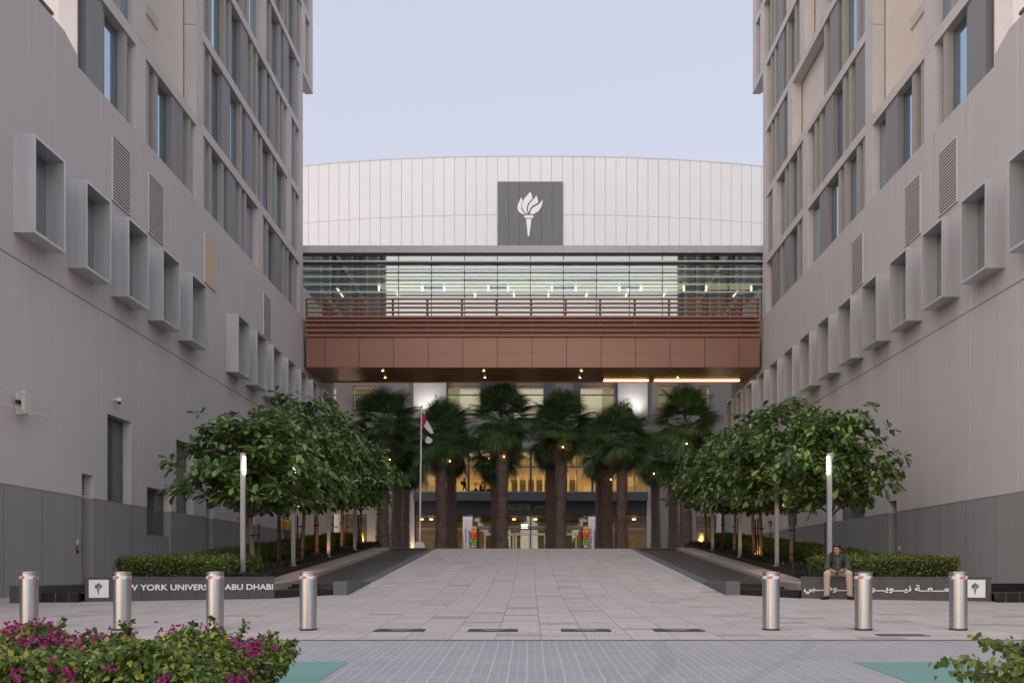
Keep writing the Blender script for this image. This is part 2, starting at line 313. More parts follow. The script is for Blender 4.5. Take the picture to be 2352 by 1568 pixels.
# ------------------------------------------------------------------ mesh helpers
class MB:
    def __init__(s): s.v = []; s.f = []; s.m = []; s.mats = []
    def mi(s, name):
        if name not in s.mats: s.mats.append(name)
        return s.mats.index(name)
    def add(s, vs, fs, m):
        o = len(s.v); s.v += [tuple(v) for v in vs]; i = s.mi(m)
        for f in fs: s.f.append(tuple(a+o for a in f)); s.m.append(i)
        return s
    def box(s, x0, x1, y0, y1, z0, z1, m):
        if x0 > x1: x0, x1 = x1, x0
        if y0 > y1: y0, y1 = y1, y0
        if z0 > z1: z0, z1 = z1, z0
        return s.add([(x0,y0,z0),(x1,y0,z0),(x1,y1,z0),(x0,y1,z0),(x0,y0,z1),(x1,y0,z1),(x1,y1,z1),(x0,y1,z1)],
              [(0,3,2,1),(4,5,6,7),(0,1,5,4),(1,2,6,5),(2,3,7,6),(3,0,4,7)], m)
    def hexa(s, p, m):          # p: 4 bottom then 4 top
        return s.add(p, [(0,3,2,1),(4,5,6,7),(0,1,5,4),(1,2,6,5),(2,3,7,6),(3,0,4,7)], m)
    def quad(s, p, m): return s.add(p, [(0,1,2,3)], m)
    def poly(s, pts, axis, a, b, m):   # extrude a 2-D outline; axis 'y': pts are (x,z), 'z': (x,y), 'x': (y,z)
        n = len(pts); vs = []
        for t in (a, b):
            for (u, v) in pts: vs.append((u,t,v) if axis == 'y' else ((u,v,t) if axis == 'z' else (t,u,v)))
        fs = [tuple(range(n)), tuple(reversed(range(n, 2*n)))]
        for i in range(n): j = (i+1) % n; fs.append((i, i+n, j+n, j))
        return s.add(vs, fs, m)
    def tube(s, pts, rad, m, seg=8, cap=True, sq=1.0):
        pts = [Vector(p) for p in pts]; k = len(pts)
        if isinstance(rad, (int, float)): rad = [rad]*k
        vs = []; fs = []; up = None
        for i, p in enumerate(pts):
            t = (pts[min(i+1, k-1)]-pts[max(i-1, 0)]).normalized()
            if up is None:
                up = Vector((0,0,1)) if abs(t.z) < .9 else Vector((0,1,0))
            a = t.cross(up); 
            if a.length < 1e-5: a = t.cross(Vector((1,0,0)))
            a.normalize(); b = a.cross(t).normalized(); up = b
            for j in range(seg):
                an = 2*math.pi*j/seg
                vs.append(p+a*math.cos(an)*rad[i]+b*math.sin(an)*rad[i]*sq)
        for i in range(k-1):
            for j in range(seg):
                j2 = (j+1) % seg; fs.append((i*seg+j, i*seg+j2, (i+1)*seg+j2, (i+1)*seg+j))
        if cap: fs.append(tuple(reversed(range(seg)))); fs.append(tuple(range((k-1)*seg, k*seg)))
        return s.add(vs, fs, m)
    def lathe(s, prof, c, m, seg=24):
        vs = []; fs = []; k = len(prof)
        for (r, z) in prof:
            for j in range(seg):
                a = 2*math.pi*j/seg; vs.append((c[0]+r*math.cos(a), c[1]+r*math.sin(a), c[2]+z))
        for i in range(k-1):
            for j in range(seg):
                j2 = (j+1) % seg; fs.append((i*seg+j, i*seg+j2, (i+1)*seg+j2, (i+1)*seg+j))
        fs.append(tuple(reversed(range(seg)))); fs.append(tuple(range((k-1)*seg, k*seg)))
        return s.add(vs, fs, m)
    def ball(s, c, r, m, nu=12, nv=8, rot=None):
        if isinstance(r, (int, float)): r = (r, r, r)
        vs = [Vector((0,0,-r[2]))]; fs = []
        for i in range(1, nv):
            ph = -math.pi/2+math.pi*i/nv
            for j in range(nu):
                a = 2*math.pi*j/nu; vs.append(Vector((r[0]*math.cos(ph)*math.cos(a), r[1]*math.cos(ph)*math.sin(a), r[2]*math.sin(ph))))
        vs.append(Vector((0,0,r[2]))); L = len(vs)-1
        for j in range(nu):
            j2 = (j+1) % nu; fs.append((0, 1+j2, 1+j)); fs.append((L, L-nu+j, L-nu+j2))
        for i in range(nv-2):
            for j in range(nu):
                j2 = (j+1) % nu; a = 1+i*nu; fs.append((a+j, a+j2, a+nu+j2, a+nu+j))
        if rot is not None: vs = [rot @ v for v in vs]
        c = Vector(c); return s.add([v+c for v in vs], fs, m)
    def build(s, name, parent=None, local=False, smooth=False, bevel=0.0, fix=True):
        me = bpy.data.meshes.new(name)
        off = Vector((0,0,0))
        if parent is not None and not local: off = world_loc(parent)
        me.from_pydata([tuple(Vector(v)-off) for v in s.v], [], s.f)
        for n_ in s.mats: me.materials.append(MATS[n_])
        me.polygons.foreach_set('material_index', s.m)
        if fix:
            bm = bmesh.new(); bm.from_mesh(me); bmesh.ops.recalc_face_normals(bm, faces=bm.faces); bm.to_mesh(me); bm.free()
        if smooth: me.polygons.foreach_set('use_smooth', [True]*len(me.polygons))
        me.update()
        o = bpy.data.objects.new(name, me); C.objects.link(o)
        if parent is not None: o.parent = parent
        if bevel:
            b = o.modifiers.new('edge', 'BEVEL'); b.width = bevel; b.segments = 1; b.limit_method = 'ANGLE'
        return o
def world_loc(o):
    l = Vector(o.location)
    while o.parent is not None: o = o.parent; l = l + Vector(o.location)
    return l
def tag(o, label=None, cat=None, group=None, kind=None):
    if label: o['label'] = label
    if cat: o['category'] = cat
    if group: o['group'] = group
    if kind: o['kind'] = kind
    return o
def empty(name, loc, label, cat, group=None, rz=0.0):
    o = bpy.data.objects.new(name, None); C.objects.link(o); o.location = loc; o.rotation_euler = (0,0,rz); o.empty_display_size = .2
    return tag(o, label, cat, group)
def copy_tree(o, parent=None):
    c = o.copy(); C.objects.link(c)
    if parent is not None: c.parent = parent
    for ch in [q for q in bpy.data.objects if q.parent == o and q is not c]: copy_tree(ch, c)
    return c
def place(proto, loc, label, rz=None, scale=None, first=[set()]):
    if proto.name not in first[0]: first[0].add(proto.name); o = proto
    else: o = copy_tree(proto)
    o.location = loc
    if rz is not None: o.rotation_euler = (0,0,rz)
    if scale is not None: o.scale = (scale,)*3 if isinstance(scale, (int, float)) else scale
    if label: o['label'] = label
    return o
def scatter(name, tv, tf, P, Rm, S, mat_names, mi=None, parent=None, smooth=False):
    """many copies of one small shape in a single mesh, built with numpy"""
    tv = np.asarray(tv, float); N = len(P); k = len(tv)
    S = np.asarray(S, float).reshape(N, -1)
    V = np.einsum('nij,nkj->nki', Rm, tv[None]*S[:, None, :]) + P[:, None, :]
    V = V.reshape(-1, 3)
    nf = len(tf); lens = np.array([len(f) for f in tf]); flat = np.concatenate([np.array(f) for f in tf])
    L = (flat[None, :] + (np.arange(N)*k)[:, None]).ravel()
    tot = np.tile(lens, N); st = np.concatenate([[0], np.cumsum(tot)[:-1]])
    me = bpy.data.meshes.new(name); me.vertices.add(len(V)); me.vertices.foreach_set('co', V.ravel())
    me.loops.add(len(L)); me.loops.foreach_set('vertex_index', L.astype(np.int32))
    me.polygons.add(len(tot)); me.polygons.foreach_set('loop_start', st.astype(np.int32))
    for mn in mat_names: me.materials.append(MATS[mn])
    if mi is not None: me.polygons.foreach_set('material_index', np.repeat(mi, nf).astype(np.int32))
    if smooth: me.polygons.foreach_set('use_smooth', np.ones(len(tot), bool))
    me.update(calc_edges=True); me.validate()
    o = bpy.data.objects.new(name, me); C.objects.link(o)
    if parent is not None: o.parent = parent
    return o
def frames(D, up=None, roll=None):
    """rotation matrices whose Y axis follows D; Z (leaf face) close to up"""
    D = D/np.linalg.norm(D, axis=1, keepdims=True)
    if up is None: up = np.tile([0, 0, 1.0], (len(D), 1))
    Xa = np.cross(D, up); n = np.linalg.norm(Xa, axis=1, keepdims=True); Xa = np.where(n < 1e-4, [[1.0, 0, 0]], Xa/np.maximum(n, 1e-6))
    Za = np.cross(Xa, D)
    if roll is not None:
        c, s_ = np.cos(roll)[:, None], np.sin(roll)[:, None]; Xa, Za = Xa*c+Za*s_, Za*c-Xa*s_
    return np.stack([Xa, D, Za], axis=2)
# ------------------------------------------------------------------ writing
AR = {'ا':(0xFE8D,0xFE8E,None,None),'أ':(0xFE83,0xFE84,None,None),'ب':(0xFE8F,0xFE90,0xFE91,0xFE92),'ج':(0xFE9D,0xFE9E,0xFE9F,0xFEA0),'م':(0xFEE1,0xFEE2,0xFEE3,0xFEE4),'ع':(0xFEC9,0xFECA,0xFECB,0xFECC),'ة':(0xFE93,0xFE94,None,None),'ن':(0xFEE5,0xFEE6,0xFEE7,0xFEE8),'ي':(0xFEF1,0xFEF2,0xFEF3,0xFEF4),'و':(0xFEED,0xFEEE,None,None),'ر':(0xFEAD,0xFEAE,None,None),'ك':(0xFED9,0xFEDA,0xFEDB,0xFEDC),'ظ':(0xFEC5,0xFEC6,0xFEC7,0xFEC8),'ح':(0xFEA1,0xFEA2,0xFEA3,0xFEA4),'ل':(0xFEDD,0xFEDE,0xFEDF,0xFEE0),'ـ':(0x640,)*4}
def arabic(txt):
    res = []; n = len(txt)
    for i, c in enumerate(txt):
        if c not in AR: res.append(c); continue
        prev = i > 0 and txt[i-1] in AR and AR[txt[i-1]][2] is not None
        nxt = i < n-1 and txt[i+1] in AR and AR[c][2] is not None
        f = AR[c]; res.append(chr(f[3] if prev and nxt else f[1] if prev else f[2] if nxt else f[0]))
    return ''.join(reversed(res))
def writing(name, txt, matname, height, width=None, bold=0.0, parent=None, thick=0.01, letter=1.0):
    """text as a mesh standing in the X-Z plane, lower left corner at the origin, facing -Y"""
    c = bpy.data.curves.new(name, 'FONT'); c.body = txt; c.offset = bold; c.extrude = 0.02; c.space_character = letter
    o = bpy.data.objects.new(name, c); C.objects.link(o)
    bpy.context.view_layer.update()
    me = bpy.data.meshes.new_from_object(o.evaluated_get(bpy.context.evaluated_depsgraph_get()))
    bpy.data.objects.remove(o)
    co = np.empty(len(me.vertices)*3); me.vertices.foreach_get('co', co); co = co.reshape(-1, 3)
    mn, mx = co.min(0), co.max(0)
    sz = height/(mx[1]-mn[1]); sx = (width/(mx[0]-mn[0])) if width else sz
    P = np.stack([(co[:,0]-mn[0])*sx, -(co[:,2]-mn[2])/(mx[2]-mn[2])*thick, (co[:,1]-mn[1])*sz], 1)
    me.vertices.foreach_set('co', P.ravel()); me.update(); me.materials.clear(); me.materials.append(MATS[matname]); me.name = name
    q = bpy.data.objects.new(name, me); C.objects.link(q); q.parent = parent
    return q
FLAMES = [
 [(603,408),(618,435),(633,470),(615,520),(606,570),(608,615),(628,655),(655,685),(688,710),(650,712),(600,695),(560,660),(540,615),(538,575),(548,530),(575,475)],
 [(763,308),(790,355),(803,400),(804,437),(760,475),(725,525),(708,575),(705,620),(712,665),(730,703),(690,690),(650,650),(622,600),(617,560),(630,500),(660,435),(700,385),(735,350)],
 [(877,372),(897,425),(907,500),(860,530),(800,565),(765,605),(752,650),(750,695),(735,660),(726,620),(728,580),(745,535),(780,490),(820,450),(850,415)],
 [(989,447),(988,500),(970,560),(940,620),(900,665),(850,695),(800,712),(770,712),(772,665),(785,625),(820,590),(870,560),(920,530),(960,490)],
 [(660,728),(820,728),(820,776),(660,776)],
 [(693,790),(789,790),(752,1095),(745,1104),(730,1104),(722,1095)]]
def emblem(mb, cx, cz, k, y0, y1, m):          # k metres per outline unit, (768, 706) is the plate's centre
    for F in FLAMES:
        mb.poly([(cx+(a-768)*k, cz-(b-706)*k) for a, b in F], 'y', y0, y1, m)

# ------------------------------------------------------------------ ground
def sheet(name, x0, x1, ys, mname, dz=0.0, kind='structure', zf=gz, xw=None):
    mb = MB(); vs = []; fs = []
    for i, y in enumerate(ys): vs += [(x0, y, zf(y)+dz), (x1, y, zf(y)+dz)]
    for i in range(len(ys)-1): fs.append((2*i, 2*i+1, 2*i+3, 2*i+2))
    mb.add(vs, fs, mname); o = mb.build(name, fix=False)
    return tag(o, kind=kind)
g = sheet('ground', -300, 300, [-60, 10, 21.5, 42, 600], 'far_ground', -1.3)
sheet('road', -40, 40, [-30, 0, 11.42], 'road_paver')
sheet('plaza', -W-.3, W+.3, [11.42, 21.5], 'plaza_paver')
sheet('ramp', -4.76, 4.76, [21.5, 30, 42], 'plaza_paver')
sheet('forecourt', -W-.3, W+.3, [42, 56], 'plaza_paver')
sheet('forecourt', -40, 40, [56, 96], 'plaza_paver')
for a, b, m_ in ((-30, -1.98+CAMX, 'left'), (3.52+CAMX, 30, 'right')):
    o = sheet('painted_bay', a, b, [2.0, 9.31], 'teal_paint', .004)
mb = MB()
for i in range(44): mb.box(-13+i*.6, -13+i*.6+.588, 11.36, 11.48, gz(11.4)-.1, gz(11.4)+.006, 'border_stone')
tag(mb.build('threshold_strip'), kind='structure')
for s in (-1, 1):                      # wall-side path beside the planters, climbing with the ramp
    pa, pb = 10.25, W+.3
    o = sheet('path', min(s*pa, s*pb), max(s*pa, s*pb), [21.5, 30, 42], 'plaza_paver', .0)

# ------------------------------------------------------------------ flanking buildings
LV = [14.0, 16.95, 20.55, 24.15, 27.75, 31.35, 34.95, 38.55]
def slab_with_holes(mb, s, d0, d1, y0, y1, z0, z1, holes, m):
    ys = sorted({y0, y1, *[h[0] for h in holes if y0 < h[0] < y1], *[h[1] for h in holes if y0 < h[1] < y1]})
    for a, b in zip(ys[:-1], ys[1:]):
        cuts = sorted([(max(z0, h[2]), min(z1, h[3])) for h in holes if h[0] <= a+1e-6 and h[1] >= b-1e-6 and h[3] > z0 and h[2] < z1])
        z = z0
        for c0, c1 in cuts:
            if c0 > z: mb.box(s*(W+d0), s*(W+d1), a, b, z, c0, m)
            z = c1
        if z < z1: mb.box(s*(W+d0), s*(W+d1), a, b, z, z1, m)
def flank(s):
    side = 'left' if s < 0 else 'right'
    nm = ('grey concrete building on the left with a dark doorway and slit windows near its foot' if s < 0 else
          'grey concrete building on the right whose box windows run in one unbroken row')
    root = empty('residence_building', (s*(W+6), 35, 0), nm, 'building', 'two tall buildings flanking the forecourt')
    bx = lambda mb, d0, d1, y0, y1, z0, z1, m: mb.box(s*(W+d0), s*(W+d1), y0, y1, z0, z1, m)
    E = EYE
    if s < 0:
        H = [(23.9,24.54,-1.5,E+2.74,'door'),(25.35,26.88,E+2.09,E+4.68,'win'),(27.98,29.85,-1.5,E+2.77,'mix'),(30.3,31.84,E+2.09,E+4.68,'win'),(33.1,33.8,-1.5,E+2.74,'door'),(37.2,38.9,E+2.09,E+4.68,'win'),(43.2,44.9,E+2.09,E+4.68,'win')]
    else:
        H = [(30.0,30.68,-1.5,E+2.5,'door'),(32.9,35.9,E+2.09,E+4.72,'win'),(41.2,43.4,E+2.2,E+3.4,'win'),(45.4,46.3,-1.5,E+2.7,'door')]
    Y0, Y1 = 9.0, 54.6
    mb = MB(); slab_with_holes(mb, s, .012, .42, Y0, Y1, -1.5, E+2.09, H, 'dark_granite_cladding'); mb.build('plinth', root)
    mb = MB(); slab_with_holes(mb, s, 0, .42, Y0, Y1, E+2.09, E+14.0, H, 'cast_concrete')
    mb.build('wall', root)
    mb = MB(); bx(mb, .42, 14, Y0, Y1, -1.5, E+13.98, 'cast_concrete'); mb.build('core', root)
    for (a, b, z0, z1, kd) in H:
        if kd == 'door':
            d = MB(); bx(d, .30, .33, a, b, z0, E+2.09, 'grey_panel'); bx(d, .29, .33, a, b, E+2.12, z1, 'louvre_metal')
            for k in range(7): bx(d, .275, .30, a, b, E+2.2+k*.08, E+2.24+k*.08, 'dark_metal')
            do = d.build('door', root)
            h = MB(); bx(h, .26, .295, b-.14, b-.10, gz(a)+.95, gz(a)+1.15, 'steel'); h.build('handle', do)
            if s > 0 or a < 30:
                r = MB(); bx(r, -.02, .01, a-.27, a-.18, E+.74, E+.88, 'louvre_metal'); bx(r, -.022, .01, a-.27, a-.19, E+.50, E+.66, 'dark_metal'); ro = r.build('card_reader', root)
                l = MB(); bx(l, -.03, -.022, a-.25, a-.22, E+.59, E+.62, 'red_led'); l.build('light', ro)
        else:
            zz = z0 if kd == 'win' else E+1.2
            g_ = MB(); bx(g_, .30, .33, a+.06, b-.06, zz+.06, z1-.06, 'glass_window'); go = g_.build('window', root)
            f = MB(); t = .06
            bx(f, .27, .36, a+.002, a+t, zz, z1-.002, 'frame_metal'); bx(f, .27, .36, b-t, b-.002, zz, z1-.002, 'frame_metal')
            bx(f, .27, .36, a+t, b-t, zz+.002, zz+t, 'frame_metal'); bx(f, .27, .36, a+t, b-t, z1-t, z1-.002, 'frame_metal')
            if kd == 'mix' or s > 0: bx(f, .26, .36, (a+b)/2-.03, (a+b)/2+.03, zz+t, z1-t, 'frame_metal')
            f.build('frame', go)
            if kd == 'mix':
                p = MB(); bx(p, .05, .40, a+.002, b-.12, -1.4, E+1.2, 'dark_granite_cladding'); p.build('spandrel', root)
    # projecting box windows
    for k in range(14):
        if s < 0 and k == 5: continue
        y0 = 20.72+2.42*k if s < 0 else 20.70+2.44*k
        y1 = y0+1.39; z0, z1 = E+8.22, E+10.62; p = -.52; t = .07
        if y1 > Y1: continue
        f = MB()
        bx(f, p, -.001, y0, y0+t, z0, z1, 'aluminium_box'); bx(f, p, -.001, y1-t, y1, z0, z1, 'aluminium_box')
        bx(f, p, -.001, y0+t, y1-t, z0, z0+t, 'aluminium_box'); bx(f, p, -.001, y0+t, y1-t, z1-t, z1, 'aluminium_box')
        fo = f.build('box_window', root)
        g_ = MB(); bx(g_, -.05, -.02, y0+t+.002, y1-t-.002, z0+t+.002, z1-t-.002, 'glass_window'); g_.build('pane', fo)
    for k in ([2,3,5,8] if s < 0 else [2,3,5]):
        y0 = 20.72+2.42*k+(.02 if s < 0 else .12); y1 = y0+1.18; z0, z1 = E+11.12, E+13.09
        f = MB(); bx(f, -.004, .0, y0, y1, z0, z1, 'louvre_glow' if (s < 0 and k == 5) else 'reveal_dark')
        n_ = 21
        for i in range(n_):
            zz = z0+.02+(z1-z0-.06)*i/(n_-1); x_ = s*W
            f.hexa([(x_-s*.006,y0+.03,zz+.022),(x_-s*.006,y1-.03,zz+.022),(x_-s*.045,y1-.03,zz-.012),(x_-s*.045,y0+.03,zz-.012),
                    (x_-s*.006,y0+.03,zz+.052),(x_-s*.006,y1-.03,zz+.052),(x_-s*.045,y1-.03,zz+.040),(x_-s*.045,y0+.03,zz+.040)], 'louvre_metal')
        for (a, b, c, d) in ((y0,y0+.03,z0,z1),(y1-.03,y1,z0,z1),(y0+.03,y1-.03,z0-.0,z0+.02),(y0+.03,y1-.03,z1-.02,z1)): bx(f, -.05, -.0045, a, b, c, d, 'louvre_metal')
        f.build('louvre', root)
    # terrace parapet and rail on the near end
    mb = MB(); bx(mb, .0, .3, Y0, 23.0, E+14.0, E+14.56, 'cast_concrete')
    mb.poly([(23.0,E+14.0),(23.64,E+14.0),(23.64,E+14.3),(23.0,E+14.56)], 'x', s*W, s*(W+.3), 'cast_concrete')
    mb.build('parapet', root)
    mb = MB(); bx(mb, .06, .14, Y0, 22.6, E+14.70, E+14.78, 'rail_brown')
    for k in range(9): bx(mb, .08, .12, 10+k*1.5, 10.05+k*1.5, E+14.56, E+14.70, 'rail_brown')
    mb.build('handrail', root)
    mb = MB(); bx(mb, .42, 14, 9.0, 23.6, E+13.985, E+14.02, 'concrete_light'); mb.build('terrace_floor', root)
    # tower
    YT = 47.2; YU = 49.35; TOP = E+39.0
    mb = MB()
    bx(mb, .50, 14, 23.65, 27.9, E+14.0, TOP, 'cream_render'); bx(mb, 1.5, 14, 27.9, 32.1, E+16.95, TOP, 'cream_render'); bx(mb, .5, 14, 27.9, 32.1, E+14.0, E+16.95, 'cream_render')
    bx(mb, .50, 14, 32.1, YT-.05, E+14.0, TOP, 'cream_render'); bx(mb, .5, 14, YT-.05, YU-.05, E+27.6, TOP, 'cream_render')
    bx(mb, 0, .5, 23.65, 23.71, E+14.0, TOP, 'tower_concrete')
    tw = mb.build('tower_wall', root)
    LOG = (27.9, 32.1)
    piers = {0: [27.2, 32.1, 39.4 if s < 0 else 39.6], 1: [27.2, 32.1, 44.2] if s < 0 else [27.2, 32.1, 39.6, 44.6], 2: [27.2, 32.1, 44.2] if s < 0 else [27.2, 32.1, 41.9],
             3: [27.2, 32.1, 39.9] if s < 0 else [27.2, 32.1, 37.4, 40.0], 4: [27.2, 32.1, 40.6, 47.0] if s < 0 else [27.2, 32.1, 42.1, 47.0], 5: [27.2, 32.1, 44.2], 6: [27.2, 32.1, 41.0]}
    rg = random.Random(31 if s < 0 else 97)
    for i in range(7):
        z0 = E+LV[i]+(.2 if i else 0); z1 = E+LV[i+1]-.2
        ye = YT if i < 4 else YU
        # slab band above this storey
        yb = ye if i != 3 else YU
        mb = MB()
        for (a, b) in ([(23.71, LOG[0]), (LOG[1], yb)] if i >= 1 else [(23.71, yb)]):
            bx(mb, -.004, .45, a, b, z1, z1+.19, 'tower_concrete'); bx(mb, .02, .45, a, b, z1+.19, z1+.21, 'reveal_dark'); bx(mb, .008, .45, a, b, z1+.21, z1+.4, 'tower_concrete')
        if i >= 1:
            bx(mb, 1.42, 1.5, LOG[0], LOG[1], z1, z1+.4, 'tower_concrete')
        mb.build('slab_band', root)
        ps = piers[i]+[ye-.72]
        edges = []
        for y in ps:
            mb = MB()
            if not (i >= 1 and y == 27.2): pass
            dx = .003*((ps.index(y)) % 2)
            mb.hexa([(s*W,y,z0),(s*(W+.45),y-.0,z0),(s*(W+.45),y+.7,z0),(s*W,y+.7,z0),(s*W,y,z1),(s*(W+.45),y,z1),(s*(W+.45),y+.7,z1),(s*W,y+.7,z1)], 'tower_concrete')
            mb.build('pier', root)
        bays = [(23.72, ps[0])]+[(a+.7, b) for a, b in zip(ps[:-1], ps[1:])]
        for bi, (a, b) in enumerate(bays):
            if i >= 1 and abs(a-27.9) < .05:            # deep loggia
                g_ = MB(); bx(g_, 1.46, 1.49, a+.5, b-1.4, z0+.002, z1-.002, 'glass_tower'); go = g_.build('window', root)
                f = MB()
                for yy in (a+.5, a+1.5): bx(f, 1.40, 1.46, yy, yy+.12, z0, z1, 'frame_metal')
                f.build('mullion', go); continue
            if s > 0 and i == 2 and abs(a-32.8) < .05:
                g_ = MB(); bx(g_, .27, .30, a, 37.9, z0+.002, z1-.002, 'glass_tower'); go = g_.build('window', root); b2 = 37.9
            elif s > 0 and i == 3 and abs(a-38.1) < .05:
                continue
            else:
                g_ = MB(); bx(g_, .27, .30, a, b, z0+.002, z1-.002, 'glass_tower'); go = g_.build('window', root); b2 = b
            y = a+(.52 if (i == 0 and bi == 0) else .12); last = None
            first = True
            ph = rg.choice((0, .6, 1.2))
            mods = []
            while y < b2-.28:
                r = rg.random()
                if (i == 0 and bi == 0 and first) or (r < .22 and last != 'P' and y+1.5 < b2):
                    x0_ = s*W; pn = MB(); pn.poly([(x0_+s*.05, y), (x0_+s*.05, y+.95), (x0_+s*.11, y+.95), (x0_+s*.11, y+1.15), (x0_+s*.265, y+1.15), (x0_+s*.265, y)], 'z', z0+.001, z1-.001, 'grey_panel'); pn.build('panel', go)
                    y += 1.15+rg.choice([.35, 1.1]); last = 'P'
                else:
                    f = MB(); bx(f, .06, .265, y, y+.24, z0+.001, z1-.001, 'fin_concrete'); f.build('fin', go)
                    y += .24+(.42 if last != 'F' else rg.choice([1.1, 1.35])); last = 'F' if last != 'F' else 'G'
                first = False
            if i < 2 and rg.random() < .0: pass
    # a storey-high loggia on the right building
    mb = MB(); bx(mb, -.02, 14, 23.6, YU, TOP, TOP+.4, 'tower_concrete'); mb.build('roof', root)
    return root
LB = flank(-1); RB = flank(1)
# wall-mounted things on the left building
o = MB(); xw = -W; yc = 25.75; zc = Z(917.9, yc)
o.tube([(xw+.0,yc,zc),(xw+.16,yc,zc)], .045, 'plastic_white', 10); o.tube([(xw+.16,yc,zc+.05),(xw+.16,yc,zc-.07)], [.07,.07], 'plastic_white', 14); co_ = o.build('security_camera', smooth=True)
tag(co_, 'small white dome security camera on the left wall above the tall window', 'security camera')
d = MB(); d.ball((xw+.16,yc,zc-.08), .055, 'phone_black'); d.build('lens_dome', co_, smooth=True)
yb = 20.85; zb = Z(925, yb)
rt = empty('antenna_bracket', (-W, yb, zb), 'grey metal bracket with thin rods fixed high on the left wall near the frame edge', 'wall bracket')
m_ = MB(); m_.box(-W+.002,-W+.22,yb-.03,yb+.03,zb-.28,zb+.28,'louvre_metal'); m_.box(-W+.22,-W+.30,yb-.16,yb+.16,zb-.28,zb+.28,'louvre_metal'); m_.build('plate', rt)
for dz in (-.19, .19):
    m_ = MB(); m_.tube([(-W+.26,yb-.9,zb+dz),(-W+.26,yb+1.0,zb+dz)], .014, 'plastic_white', 6); m_.build('rod', rt)
m_ = MB(); m_.tube([(-W+.12,yb-.16,zb),(-W+.12,yb-.05,zb)], .055, 'dark_metal', 10); m_.build('sensor', rt)

